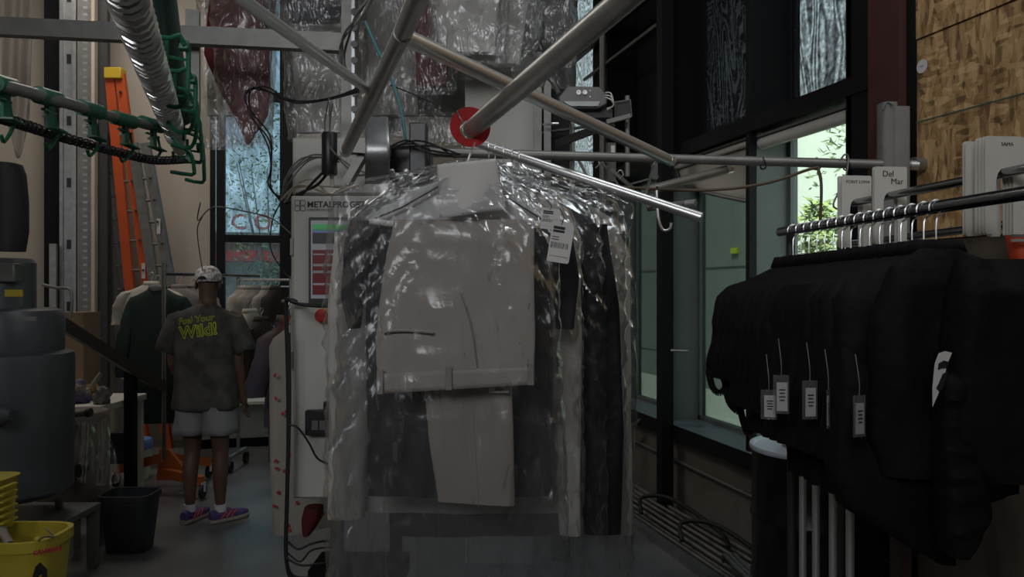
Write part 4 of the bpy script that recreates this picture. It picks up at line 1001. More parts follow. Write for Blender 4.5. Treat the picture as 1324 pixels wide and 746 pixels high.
# scanner head
t = thing('scanner_head', 'grey hexagonal scanner box with two round knobs on a side bracket', 'scanner', P(755, 138, 3.7))
hx_ = [(722, 126), (733, 111), (776, 112), (786, 124), (785, 134), (774, 140), (736, 140), (724, 136)]
MB().prism([P(x, y, 3.7) for x, y in hx_], FW * .14).build('box', M['mid_grey_metal'], t, bevel=.006)
MB().prism([P(x, y, 3.69) for x, y in ((728, 131), (776, 131), (773, 137), (738, 137))], FW * .02).build('light_window', M['galv'], t, smooth=False)
for x in (748, 756):
    MB().lathe([(.011, 0), (.011, .012), (.006, .012), (.006, .006)], P(x, 120, 3.7), 16, rx90).build('knob', M['chrome'], t)
for y in (117, 125): MB().lathe([(.003, 0), (.003, .004)], P(763, y, 3.7), 8, rx90).build('screw', M['chrome'], t)
MB().tube(spline([P(700, 112, 3.8), P(706, 100, 3.8), P(716, 108, 3.8), P(723, 122, 3.75)], 6), .012, 10).build('feed_hose', M['mid_grey_metal'], t)
for k in range(3): MB().tube(spline([P(783, 120 + k * 3, 3.7), P(790, 121 + k * 4, 3.68), P(793, 136, 3.7), P(785, 140 + k, 3.72)], 5), .0035, 6).build('loop_wire', M['white_plastic'], t)
MB().pbox(735, 141, 792, 152, 3.75, .1, CAMR).build('under_bracket', M['dark_steel'], t, smooth=False)
MB().bar(P(784, 158, 3.75), P(815, 150, 3.75), .03, .02).build('side_arm', M['galv_dull'], t, smooth=False)
b = MB(); b.prism([P(x, y, 3.8) for x, y in ((796, 132), (815, 129), (816, 150), (796, 152))], FW * .06); b.build('end_box', M['dark_steel'], t, smooth=False)
MB().tube([P(x, y, 3.78) for x, y in ((795, 132), (815, 129), (817, 150), (796, 153))], .004, 6, closed=True).build('end_frame', M['galv'], t)
MB().tube([P(811, 124, 3.85), P(811, 228, 3.85)], .012, 10).build('down_tube', M['galv_dull'], t)
# bracketry under it
t = thing('bracket_rack', 'tangle of dark steel arms and hooks below the scanner box', 'bracket', P(760, 225, 4.0))
for p_, q_, w in (((722, 185, 4), (790, 160, 4.1), .07), ((790, 185, 4), (790, 235, 4), .045), ((784, 215, 4), (820, 245, 4), .03), ((815, 238, 4), (852, 228, 4), .014), ((775, 205, 4), (800, 240, 4), .014), ((738, 160, 4), (738, 240, 4), .012), ((846, 210, 3.9), (846, 232, 3.9), .03), ((742, 195, 4), (760, 230, 4), .02)):
    MB().bar(P(*p_), P(*q_), w, w * .6).build('arm', M['mid_grey_metal' if w < .05 else 'dark_steel'], t, smooth=False)
for x, y in ((765, 212), (778, 204), (796, 226), (735, 248)): MB().tube(spline([P(x, y, 3.9), P(x + 6, y - 6, 3.9), P(x + 10, y, 3.9), P(x + 5, y + 5, 3.9)], 4), .004, 6).build('clip', M['chrome'], t)
MB().bar(P(736, 205, 4.62), P(752, 205, 4.0), .02, .02).build('arm', M['dark_steel'], t, smooth=False)
tg = MB().pbox(790, 188, 795, 197, 3.6, .004, CAMR).build('hanging_tag', M['paper']); tag(tg, 'tiny white tag hanging by the scanner bracket', 'tag')
b = MB(); b.tube([P(779, 24, 6.2), Vector((*P(779, 290, 6.2).xy, 0))], .025, 12); tag(b.build('conduit', M['galv_dull']), 'vertical grey conduit beside the far screened window', 'pipe')
# ------------------------------------------------------------------ cloth shapes given as rows seen from the lens side, each with its own depth and thickness
def rows_mb(rows, d, th, n=40, steps=40, e=.6, amp=.006, freq=(9, 3), seed=0, cap1=True, cap0=True, dd=0, wr=0, tilt=0, apex=(606, 212)):
    rows = sorted(rows); ys_ = [r[0] for r in rows]; secs = []; yb, y1 = ys_[0], ys_[-1]
    for i in range(steps + 1):
        y = lerp(yb, y1, i / steps)
        for a, b in zip(rows, rows[1:]):
            if a[0] <= y <= b[0]:
                t_ = (y - a[0]) / (b[0] - a[0]); t_ = t_ * t_ * (3 - 2 * t_) * .4 + t_ * .6; xl, xr = lerp(a[1], b[1], t_), lerp(a[2], b[2], t_); break
        dv = d + dd * i / steps
        k = min(1, .25 + i / steps * 5)
        secs.append((P((xl + xr) / 2, y, dv) , RT * ((xr - xl) / 2 / F * d) - UP * tilt * (xr - xl) / 2 / F * d, FW * th * k))
    s3 = Vector((seed * 3.1, seed, seed * 1.7))
    def dsp(p, an, v, ax, ay):
        u = math.cos(an); s_ = math.sin(an)
        q = p + s3
        w = noise.noise(Vector((q.dot(RT) * freq[0], q.y * 2, q.z * freq[1]))) + .5 * noise.noise(Vector((q.dot(RT) * freq[0] * 2.3, q.y * 3, q.z * freq[1] * 2)))
        o_ = FW * (w * amp * (.3 + abs(s_))) * (1 if s_ < 0 else .5) + RT * w * amp * .35
        if wr:
            ap = P(*apex, d) - p; ang = math.atan2(ap.dot(RT), ap.z); rad = ap.length
            rr_ = 1 - abs(noise.noise(Vector((ang * 9 + seed, rad * 1.3, seed)))) * 3.2
            o_ = o_ - FW * (max(0, rr_) ** 2) * wr * 1.0 * (1 if s_ < 0 else -1)
            r1 = 1 - abs(noise.noise(Vector((q.dot(RT) * 14, q.y * 8, q.z * 7)))) * 2.4
            r2 = 1 - abs(noise.noise(Vector((q.dot(RT) * 31, q.y * 17, q.z * 20)))) * 2.4
            o_ = o_ - FW * wr * (.5 * max(0, r1) ** 2 + .18 * max(0, r2) ** 2) * (1 if s_ < 0 else -1) + RT * wr * .6 * (r2 - .5) * abs(u)
        return o_
    return MB().loft(secs, n, cap0, cap1, e, dsp)

# ------------------------------------------------------------------ overhead bagged clothes (hang from a rail above the frame)
t = thing('overhead_rail', 'long conveyor rail above the bagged clothes', 'rail', P(500, -160, 4.9))
MB().tube([P(150, -170, 4.95), P(840, -170, 4.95)], .02, 12).build('tube', M['galv'], t)
def bagged(lab, rows_c, rows_b, d, m, seed, amp=.02, th=.05):
    t = thing('bagged_garment', lab, 'garment', P((rows_b[-1][1] + rows_b[-1][2]) / 2, rows_b[-1][0], d), group='bagged clothes on the overhead conveyor')
    if rows_c: rows_mb(rows_c, d, th * .55, 32, 24, amp=.012, seed=seed).build('garment', M[m], t)
    rows_mb(rows_b, d, th, 56, 46, amp=amp, freq=(11, 6), seed=seed, cap1=False, wr=.012).build('plastic_bag', M['film_high'], t)
    tx = (rows_b[0][1] + rows_b[0][2]) / 2; MB().tube([P(tx, rows_b[0][0] + 4, d), P(tx, -166, 4.95)], .003, 6).build('hook', M['chrome'], t)
    return t
top = -120
bagged('clear bag with a pale garment hanging furthest left', [(top, 285, 305), (-60, 265, 330), (150, 268, 318)], [(top, 280, 310), (-60, 255, 335), (120, 258, 330), (192, 266, 325)], 4.7, 'pale_cloth', 1)
bagged('clear bag with a dark red garment, its hem a slanting point', [(top, 300, 320), (-50, 282, 335), (20, 268, 342), (70, 264, 348), (110, 280, 350), (150, 303, 346), (186, 318, 322)], [(top, 292, 330), (-50, 270, 350), (190, 285, 352)], 4.4, 'burgundy', 2)
bagged('narrow bagged grey garment right of the dark red one', [(top, 330, 345), (-50, 318, 360), (95, 320, 350), (150, 328, 346)], [(top, 325, 350), (-50, 312, 362), (165, 326, 352)], 4.75, 'grey_cloth', 3)
bagged('bagged pale shirt left of the slotted upright', [(top, 400, 430), (-50, 372, 450), (172, 382, 440)], [(top, 395, 440), (-50, 366, 458), (120, 368, 460), (182, 372, 452)], 4.6, 'bag_cloth', 4)
bagged('bagged pale garment behind the slotted upright', [(top, 440, 470), (-50, 418, 492), (150, 425, 480)], [(top, 430, 480), (-50, 410, 505), (176, 418, 500)], 4.95, 'bag_cloth', 5)
bagged('crumpled low bag bundle at the top left of centre', [(top, 380, 420), (-40, 360, 450), (28, 375, 440)], [(top, 370, 430), (-40, 350, 462), (20, 358, 456), (40, 380, 440)], 4.1, 'navy_cloth', 6, .03, .08)
bagged('bagged pale garment behind the sloping rod', [(top, 490, 520), (-50, 470, 545), (150, 480, 540)], [(top, 480, 530), (-50, 462, 556), (178, 470, 550)], 4.8, 'bag_cloth', 7)
bagged('bagged dark garment behind the big sloping rod', [(top, 495, 515), (-50, 480, 522), (172, 486, 520)], None or [(top, 490, 520), (-50, 476, 530), (180, 482, 526)], 5.1, 'brown_cloth', 8)
bagged('bagged mauve-pink garment beside the rod joint', [(top, 550, 565), (-50, 536, 582), (112, 538, 580)], [(top, 545, 575), (-50, 528, 592), (120, 532, 590)], 4.5, 'burgundy', 9)
bagged('wide bag of pale clothes above the red disc, left', [(top, 560, 590), (-50, 535, 622), (150, 540, 612)], [(top, 555, 600), (-50, 525, 632), (160, 530, 630), (186, 536, 620)], 5.0, 'bag_cloth', 10)
bagged('wide crumpled bag of grey clothes above the red disc, right', [(top, 620, 650), (-50, 592, 690), (85, 600, 672)], [(top, 610, 660), (-50, 580, 705), (55, 584, 700), (98, 592, 668)], 4.36, 'bag_cloth', 11, .03, .09)
bagged('grey crumpled bag between the wide bags', [(top, 590, 620), (-50, 560, 650), (70, 566, 640)], [(top, 580, 630), (-50, 552, 664), (78, 558, 655)], 4.08, 'bag_cloth', 12, .03, .08)
bagged('clear bag with a dark coat and rounded sleeve', [(top, 700, 725), (-50, 678, 745), (60, 682, 748), (76, 722, 742)], [(top, 695, 730), (-50, 672, 745), (84, 690, 745)], 4.5, 'brown_cloth', 13)
bagged('blue-white bagged garment behind the scanner box', [(top, 700, 735), (-50, 682, 748), (128, 690, 744)], [(top, 695, 740), (-50, 676, 744), (142, 694, 744)], 5.2, 'lining', 14)
bagged('bagged garment with a dark stripe left of the coat', [(top, 665, 690), (-50, 650, 708), (90, 655, 702)], [(top, 660, 695), (-50, 645, 712), (102, 652, 706)], 4.9, 'navy_cloth', 15)

# ------------------------------------------------------------------ green hanger conveyor, upper left
t = thing('spiral_conveyor', 'ribbed chrome spiral tube of the conveyor at the upper left', 'conveyor', P(215, 150, 2.4))
sp0, sp1 = P(152, -40, 1.38), P(233, 192, 3.6)
core = MB().tube([sp0.lerp(sp1, k / 10) for k in range(11)], .033, 20).build('screw_core', M['brushed'], t)
rb_ = MB(); dv = (sp1 - sp0).normalized(); a1 = dv.orthogonal().normalized(); a2 = dv.cross(a1); hp = []
L_ = (sp1 - sp0).length * .86; turns = 40
for k in range(turns * 12 + 1):
    an = k / 12 * 2 * math.pi; hp.append(sp0 + dv * L_ * k / (turns * 12) + (a1 * math.cos(an) + a2 * math.sin(an)) * .0345)
rb_.tube(hp, .0095, 6); rb_.build('spiral', M['chrome'], t)
MB().tube([P(205, -40, 2.2), P(222, 80, 2.6), P(236, 150, 3.0)], .04, 16).build('green_tube', M['green_grey_paint'], t)
t = thing('pusher_conveyor', 'grey conveyor tube with green clips and a black spring screw below', 'conveyor', P(110, 180, 2.5))
tp = [P(-20, 106, 1.9), P(20, 115, 2.0), P(85, 133, 2.25), P(150, 152, 2.6), P(200, 163, 2.9), P(238, 170, 3.15)]
MB().tube(spline(tp, 8), .0165, 14).build('carrier_tube', M['pipe_grey'], t)
scp = spline([P(-20, 146, 1.95), P(20, 158, 2.05), P(80, 177, 2.3), P(150, 196, 2.6), P(200, 207, 2.85), P(243, 206, 3.1)], 30)
MB().tube(scp[::4], .0085, 10).build('screw_rod', M['dark_steel'], t)
sp_ = []; tot = len(scp)
for i in range(tot * 6 - 6):
    j = i / 6; a = int(j); f_ = j - a; c_ = scp[a].lerp(scp[min(a + 1, tot - 1)], f_); an = j * 2 * math.pi / 3.0
    dr = (scp[min(a + 1, tot - 1)] - scp[max(a - 1, 0)]).normalized(); u_ = dr.cross(UP).normalized(); w_ = u_.cross(dr)
    sp_.append(c_ + (u_ * math.cos(an) + w_ * math.sin(an)) * .0135)
MB().tube(sp_, .0034, 5).build('spring', M['dark_steel'], t)
for k, (x, y, d) in enumerate(((4, 110, 1.98), (62, 126, 2.17), (117, 142, 2.42), (160, 155, 2.65), (196, 161, 2.88))):
    c_ = P(x, y, d); dr = (P(x + 20, y + 5.5, d + .1) - c_).normalized(); sid = dr.cross(UP).normalized(); up_ = sid.cross(dr)
    cl_ = MB().tube([c_ - dr * .06, c_ + dr * .06], .0245, 12).build('clip', M['green_paint'], t)
    def w(a, b_, c2): return c_ + dr * a + UP * b_ + sid * c2
    for a in (-.005, ): MB().bar(w(.012, -.02, 0), w(.012, -.085, 0), .03, .012, RT).build('clip_arm', M['green_paint'], cl_, smooth=False)
    MB().bar(w(-.03, -.035, .0), w(.045, -.042, .0), .012, .006).build('clip_arm', M['green_paint'], cl_, smooth=False)
    MB().bar(w(-.035, -.085, .02), w(.045, -.095, .02), .03, .005).build('clip_arm', M['green_paint'], cl_, smooth=False)
    MB().tube(spline([w(.04, -.04, 0), w(.05, -.07, 0), w(.04, -.10, .01), w(-.02, -.145, .01), w(-.04, -.13, .01)], 4), .005, 6).build('clip_hook', M['green_paint'], cl_)
    MB().ball(w(.0, -.05, -.01), .007, 8, 6).build('bolt', M['chrome'], cl_)
# green wire loops
rlab = ['nearest the camera', 'second of the row', 'third of the row', 'fourth of the row', 'fifth of the row', 'last and lowest of the row']
for k, (x, y, d, w, h) in enumerate(((228, 45, 2.35, 32, 92), (238, 88, 2.6, 30, 82), (242, 120, 2.8, 26, 70), (248, 148, 3.0, 26, 62), (252, 176, 3.15, 24, 60), (236, 192, 3.0, 30, 34))):
    t = thing('hanger_loop', 'green painted wire hanger loop of the conveyor, ' + rlab[k], 'loop', P(x, y + h / 2, d))
    pts = [(x - w * .95, y + 2), (x - w * .2, y + 4), (x + w * .1, y), (x + w * .3, y + 12), (x + w * .45, y + 12), (x + w * .5, y + 26), (x + w * .44, y + h * .8), (x + w * .2, y + h), (x - w * .3, y + h), (x - w * .7, y + h - 12)]
    if k >= 3: pts = [(x - w * .5, y - 5), (x + w * .1, y), (x + w * .4, y + 10), (x + w * .5, y + h * .8), (x + w * .4, y + h), (x - w * .5, y + h - 4)]
    MB().tube(spline([P(a, b_, d + .12 * (i - 4) / 8) for i, (a, b_) in enumerate(pts)], 2), .0075, 8).build('wire', M['green_paint'], t)
    MB().tube([P(x - w * .4, y + 4, d), P(x - w * .4, y + h * .55, d + .02)], .006, 6).build('cross_wire', M['green_paint'], t)
    MB().box(P(x + w * .3, y + 14, d), (.03, .03, .03)).build('joint_block', M['green_paint'], t, bevel=.004)
    MB().tube([P(x - w * .4, y + h * .3, d + .02), P(x + w * .48, y + h * .36, d + .02)], .005, 6).build('cross_wire', M['green_paint'], t)
b = MB()
rn = random.Random(9)
for k in range(14):
    c_ = P(rn.uniform(205, 250), rn.uniform(120, 212), rn.uniform(2.9, 3.2)); b.box(c_, (rn.uniform(.01, .04), .02, rn.uniform(.01, .03)), R_(rn.uniform(0, 3)))
o = b.build('drive_fitting', M['dark_steel'], smooth=False); tag(o, 'cluster of small dark fittings where the spiral meets the loops', 'fitting', kind='stuff')

# ------------------------------------------------------------------ sloping chrome rods
def rod(nm, lab, pts, r, m, ends=True, n=28):
    t = thing(nm, lab, 'rod', P(*pts[len(pts) // 2]))
    w = [P(*p_) for p_ in pts]
    MB().tube(w, r, n, caps=False).build('tube', M[m], t)
    if ends:
        d = (w[-1] - w[-2]).normalized()
        MB().tube([w[-1] - d * .03, w[-1] + d * .002, w[-1] + d * .003], [r * 1.03, r * 1.03, r * .7], n).build('end_cap', M['chrome'], t)
        MB().tube([w[-1] + d * .0025, w[-1] + d * .0035], r * .68, n).build('bore', M['mid_grey_metal'], t)
    return t
tB = rod('sloping_rod', 'thick grey steel rod sloping down left from the top centre', [(556, -40, 1.30), (520, 45, 1.70), (447, 196, 2.75)], .0205, 'brushed')
MB().ball(P(526, 48, 1.67), .011).build('joint_weld', M['brushed'], tB)
MB().tube([P(521, 43, 1.68), P(517, 52, 1.72)], .0212, 24).build('joint_sleeve', M['brushed'], tB)
MB().ball(P(486, 120, 2.06), .007).build('set_screw', M['chrome'], tB)
rod('sloping_rod', 'thin chrome rod from the top left meeting the thick grey rod', [(262, -40, 1.12), (300, -10, 1.3), (478, 118, 2.12)], .0125, 'chrome', False)
rod('sloping_rod', 'long chrome rod reaching down right past the red disc', [(522, 47, 1.74), (700, 130, 2.2), (868, 208, 2.85)], .0195, 'chrome')
rod('sloping_rod', 'dark foreground rod from the top right ending in the red disc', [(850, -40, 1.18), (806, 0, 1.30), (604, 172, 2.0)], .0235, 'brushed')
tE = rod('sloping_rod', 'lowest bright chrome rod carrying the plastic-covered clothes', [(596, 176, 2.48), (640, 193, 2.42), (906, 281, 2.2)], .0145, 'chrome')
eA, eB = P(596, 176, 2.48), P(640, 193, 2.42); eC = P(906, 281, 2.2)
rod('cross_pole', 'long dull cross pole level with the red disc', [(452, 194, 3.35), (820, 204, 3.5), (1186, 214, 3.35)], .021, 'pipe_grey')
rod('short_tube', 'short grey tube slanting behind the ends of the bright rods', [(838, 246, 3.3), (945, 218, 3.5)], .02, 'pipe_grey')
c_ = (843, 266, 2.6); rod('short_tube', 'small grey tube under the tip of the lowest rod', [(838, 269, 2.6), (898, 262, 2.5)], .011, 'pipe_grey')
o = MB().tube(spline([P(690, 230, 3.2), P(780, 240, 3.2), P(900, 246, 3.0), (P(985, 238, 2.95)), P(1050, 218, 3.0), P(1059, 222, 3.0), P(1062, 245, 3.0), P(1060, 296, 3.02)], 8), .006, 8).build('bent_wire', M['brown_rod']); tag(o, 'long brown bent wire drooping across the windows', 'wire')
o = MB().tube([P(610, 214, 2.9), P(780, 240, 2.9)], .006, 8).build('thin_rod', M['brown_rod']); tag(o, 'thin brown rod behind the lowest bright rod', 'rod')
for k, (x0, y0) in enumerate(((858, 0), (838, 8))):
    pass
hg = thing('bent_hanger', 'bent steel hanger dangling from the tips of the bright rods', 'hanger', P(860, 296, 2.5))
MB().tube(spline([P(851, 204, 2.84), P(845, 215, 2.84), P(838, 240, 2.7), P(834, 255, 2.6), P(838, 268, 2.55), P(848, 262, 2.5), P(850, 240, 2.45)], 5), .005, 8).build('wire', M['mid_grey_metal'], hg)
MB().tube(spline([P(849, 246, 2.42), P(851, 280, 2.42), P(857, 297, 2.42), (P(866, 296, 2.42)), P(868, 288, 2.42)], 5), .0045, 8).build('hook', M['chrome'], hg)
o = MB().tube(spline([P(1060, 210, 3.38), P(1058, 206, 3.33), P(1061, 204, 3.3)], 3), .006, 8)
for k, (x, lab) in enumerate(((987, 'wire loop around the cross pole, left of the bright window'), (1057, 'wire loop around the cross pole before the bright window'), (1095, 'thin wire hook over the cross pole beside the pier'))):
    y = 211 + (x - 987) * .012; c_ = P(x, y, 3.43 if x < 1090 else 3.39)
    o = MB().tube([c_ + FW * .026 * math.cos(a) + UP * .026 * math.sin(a) + RT * .006 * math.sin(2 * a) for a in [j * math.pi / 8 for j in range(16)]], .0035, 6, closed=True).build('wire_loop', M['dark_steel']); tag(o, lab, 'wire')
o = MB().tube(spline([P(1088, 205, 3.36), P(1092, 200, 3.36), P(1097, 204, 3.36), P(1093, 230, 3.36), P(1078, 262, 3.36), P(1082, 270, 3.36), P(1092, 270, 3.36)], 5), .004, 6).build('wire_hanger', M['mid_grey_metal']); tag(o, 'grey wire hanger hanging in the bright window', 'hanger')
# red disc
dz = thing('red_disc', 'red plastic size disc with a slit on the end of the dark foreground rod', 'disc', P(608, 165, 1.97))
ctr = P(608, 164, 1.965); axd = (P(604, 172, 2.0) - P(806, 0, 1.30)).normalized(); nrm = (FW * .95 - RT * .2 + UP * -.1).normalized(); u_ = nrm.cross(UP).normalized(); w_ = u_.cross(nrm)
hc = P(606, 170, 1.965) - ctr
b = MB(); nseg = 44; a0, a1_ = math.radians(131 + 3), math.radians(131 + 357); vs = []
for k in range(nseg + 1):
    a = lerp(a0, a1_, k / nseg); dc_ = u_ * math.cos(a) + w_ * math.sin(a)
    for r_, oo in ((.052, Vector((0, 0, 0))), (.0245, hc * .6)):
        for s in (-.0015, .0015): vs.append(ctr + oo + dc_ * r_ + nrm * s)
fs = []
for k in range(nseg):
    a, c2 = k * 4, (k + 1) * 4
    fs += [(a, c2, c2 + 2, a + 2), (a + 1, a + 3, c2 + 3, c2 + 1), (a, a + 1, c2 + 1, c2), (a + 2, c2 + 2, c2 + 3, a + 3)]
fs += [(0, 2, 3, 1), (nseg * 4, nseg * 4 + 1, nseg * 4 + 3, nseg * 4 + 2)]
b.add(vs, fs); b.build('disc', M['red_plastic'], dz, smooth=False)

# ------------------------------------------------------------------ front clothes
# paper wrapped round the front hanger neck
FD = 1.90
pw = MB()
def pf2(u, v):
    x = lerp(lerp(565, 569, v), lerp(641, 655, v), u); y = lerp(lerp(213, 205, u), lerp(282, 271, u), v)
    return P(x, y, FD - .035 - .022 * math.sin(math.pi * u) + .01 * math.sin(u * 6 + v * 3) * v)
pw.grid(pf2, 20, 14); tag(pw.build('paper_cape', M['paper'], thick=.0012), 'square of pale paper over the neck of the front hanger', 'paper')
tag(rows_mb([(226, 585, 628), (250, 530, 676), (276, 484, 706), (288, 474, 710)], 1.93, .012, 36, 20, amp=.008, seed=41, cap1=False).build('garment_cape', M['garment_cape']), 'pale translucent shoulder cape under the front bag', 'cape')
hr = thing('wire_hanger', 'white-sleeved wire hanger holding the folded pale trousers', 'hanger', P(605, 190, FD))
MB().tube(spline([P(598, 190, 1.97), P(600, 180, 1.97), P(607, 177, 1.975), P(614, 182, 1.97), P(610, 195, 1.93), P(604, 210, FD), P(603, 220, FD)], 5), .0022, 8).build('hook', M['chrome'], hr)
MB().tube([P(474, 287, FD), P(520, 268, FD), P(590, 228, FD), P(604, 221, FD), P(620, 228, FD), P(660, 258, FD), P(706, 287, FD), P(698, 291, FD), P(484, 289, FD)], .0022, 8, closed=True).build('frame', M['chrome_dark'], hr)
MB().tube([P(478, 286, FD), P(510, 290, FD), P(680, 291, FD), P(704, 289, FD)], .0085, 12).build('cardboard_tube', M['white_plastic'], hr)

tr = thing('trousers', 'pale grey-beige trousers folded over the front hanger inside the clear bag', 'trousers', P(590, 660, FD))
TR = [(284, 509, 690), (300, 506, 691), (330, 499, 691), (365, 494, 691), (400, 490, 691), (440, 487, 691), (470, 488, 690), (484, 491, 690)]
def trd(p, an, v, ax, ay): return Vector((0, 0, 0))
rows_mb(TR, FD - .022, .020, 64, 50, e=.5, amp=.010, freq=(5, 4), seed=3, cap1=True).build('seat', M['trouser'], tr)
wbm = MB(); NB = 40
def wbf(u, v):
    x = lerp(488, 691, u); y = lerp(lerp(483, 474, u), lerp(509, 497, u), v)
    return P(x, y, FD - .046 - .006 * math.sin(u * math.pi) + .008 * math.sin(u * 9) * .3 + .0 * v)
wbm.grid(wbf, 40, 4); wbb = wbm.build('waistband', M['trouser'], tr, thick=.006)
for u in (.02, .455, .975):
    a_, b_ = wbf(u, -.22), wbf(u, 1.0); MB().bar(a_ - FW * .005, b_ - FW * .005, .016, .004, FW).build('belt_loop', M['trouser_leg'], tr, smooth=False) if False else MB().add([a_ - FW * .006 - RT * .008, a_ - FW * .006 + RT * .008, b_ - FW * .006 + RT * .008, b_ - FW * .006 - RT * .008, a_ - FW * .011 - RT * .007, a_ - FW * .011 + RT * .007, b_ - FW * .011 + RT * .007, b_ - FW * .011 - RT * .007], [(4, 5, 6, 7), (0, 4, 7, 3), (1, 2, 6, 5), (0, 1, 5, 4), (3, 7, 6, 2)]).build('belt_loop', M['trouser_leg'], tr, smooth=False)
# welt pocket
pk = [P(x, y, FD - .050) for x, y in ((497, 432), (505, 430), (530, 429.5), (560, 432))]
MB().tube(spline([p_ + UP * .004 for p_ in pk], 5), .0035, 6).build('pocket_welt', M['trouser'], tr)
MB().tube(spline(pk, 5), .0016, 6).build('pocket_slit', M['ink'], tr)
MB().tube(spline([P(594, 378, FD - .0475), P(602, 400, FD - .048), P(610, 430, FD - .048), P(616, 474, FD - .047)], 6), .0013, 6).build('centre_seam', M['trouser_leg'], tr)
rows_mb([(330, 552, 662), (500, 549, 662), (560, 554, 664), (650, 566, 665)], FD + .03, .018, 44, 34, e=.45, amp=.005, freq=(5, 2), seed=6, tilt=.06).build('leg', M['trouser_leg'], tr)
MB().pbox(632, 499, 658, 508, FD - .012, .002, CAMR).build('care_label', M['paper'], tr, smooth=False)
MB().pbox(640, 501, 650, 505, FD - .014, .002, CAMR).build('label_print', M['ink'], tr, smooth=False)
MB().tube([P(610, 510, FD + .01), P(618, 655, FD + .012)], .001, 6).build('crease', M['trouser'], tr)

def coat(nm, lab, cat, pieces):
    t = thing(nm, lab, cat, P(*pieces[0][4]))
    for pn, rows, d, th, _, m, sd in pieces: rows_mb(rows, d, th, 36, 34, e=.6, amp=.013, freq=(8, 3), seed=sd, tilt=0).build(pn, M[m], t)
    return t
coat('coat', 'black jacket directly behind the pale trousers', 'jacket', [
    ('body', [(232, 585, 640), (262, 510, 692), (300, 480, 708), (420, 474, 712), (560, 474, 710), (640, 474, 712)], 2.06, .028, (590, 640, 2.06), 'black_cloth', 11),
    ('sleeve', [(285, 452, 496), (320, 444, 480), (380, 441, 470), (424, 452, 466)], 2.04, .03, 0, 'black_cloth', 12),
    ('sleeve', [(300, 700, 740), (360, 712, 748), (425, 718, 742)], 2.04, .03, 0, 'black_cloth', 13)])
coat('coat', 'long beige coat behind the black jacket, both sleeves showing', 'coat', [
    ('body', [(230, 600, 650), (270, 490, 735), (310, 466, 752), (500, 468, 748), (660, 470, 735)], 2.24, .03, (600, 672, 2.22), 'beige_coat', 15),
    ('sleeve', [(300, 432, 480), (400, 426, 474), (560, 425, 474), (668, 426, 472)], 2.20, .03, 0, 'beige_coat', 16),
    ('sleeve', [(330, 700, 750), (450, 708, 752), (600, 716, 750), (690, 722, 750)], 2.16, .03, 0, 'beige_coat', 17)])
coat('coat', 'brown-black coat whose hem shows lowest in the bags', 'coat', [
    ('body', [(236, 610, 660), (280, 520, 740), (690, 508, 752)], 2.31, .028, (620, 694, 2.31), 'brown_cloth', 18)])
coat('coat', 'shiny black jacket with a long sleeve at the right of the bags', 'jacket', [
    ('body', [(238, 650, 690), (275, 590, 770), (320, 560, 790), (600, 560, 780)], 2.39, .026, (690, 600, 2.39), 'black_satin', 19),
    ('sleeve', [(290, 742, 785), (400, 756, 800), (560, 752, 806), (688, 752, 802)], 2.26, .035, 0, 'black_satin', 20)])
coat('coat', 'pale coat edge furthest right in the bags', 'coat', [
    ('body', [(242, 670, 710), (280, 640, 790), (330, 640, 815), (690, 640, 818)], 2.46, .024, (740, 690, 2.46), 'beige_coat', 21)])

# film bags
def bag(lab, rows, d, th, seed, m='film', amp=.016, wr=.013):
    o = rows_mb(rows, d, th, 150, 130, e=.55, amp=amp, freq=(9, 3.2), seed=seed, cap1=False, wr=wr).build('plastic_bag', M[m]); tag(o, lab, 'garment bag', 'clear garment bags'); return o
bag('front clear garment bag over the pale trousers', [(210, 590, 622), (224, 550, 655), (248, 500, 690), (284, 455, 716), (320, 440, 722), (746, 432, 735), (850, 430, 738)], 1.91, .085, 1)
bag('clear garment bag second from front, over the black jacket', [(206, 600, 640), (220, 540, 662), (238, 452, 690), (250, 428, 722), (288, 424, 746), (320, 423, 752), (850, 422, 756)], 2.08, .06, 2, 'film_back')
bag('clear garment bag in the middle, over the beige coat', [(212, 622, 652), (236, 560, 700), (262, 470, 756), (285, 440, 778), (400, 428, 782), (850, 426, 786)], 2.22, .06, 3, 'film_back')
bag('clear garment bag fourth from front, over the shiny jacket', [(212, 650, 674), (236, 610, 730), (262, 560, 800), (280, 540, 808), (850, 540, 812)], 2.33, .06, 4, 'film_back')
bag('rearmost clear garment bag, its corner furthest right', [(210, 664, 688), (228, 640, 740), (256, 620, 800), (266, 610, 818), (310, 610, 812), (400, 606, 822), (850, 606, 818)], 2.45, .05, 5, 'film_back')
# hooks on the lowest bright rod
for k, (x, lab) in enumerate(((632, 'leftmost'), (640, 'second'), (652, 'third'), (664, 'fourth'), (674, 'rightmost'))):
    s_ = (x - 596) / 44 if x < 640 else 0
    q_ = eA.lerp(eB, s_) if x < 640 else eB.lerp(eC, (x - 640) / 266)
    t = thing('wire_hanger', 'wire hanger hook on the lowest bright rod, %s of five' % lab, 'hanger', q_)
    r_ = .0185
    ps = [q_ + FW * r_ * math.cos(a) + UP * r_ * math.sin(a) for a in [math.radians(z) for z in (200, 160, 120, 80, 40, 0, -30)]]
    MB().tube(spline(ps + [q_ - UP * .03 + FW * .012, q_ - UP * .06, q_ - UP * .075], 4), .0022, 8).build('hook', M['chrome'], t)
    z_ = q_ - UP * .075
    MB().tube([z_, z_ - RT * .18 - UP * .075, z_ + RT * .18 - UP * .0755, z_], .0022, 6).build('frame', M['chrome_dark'], t)
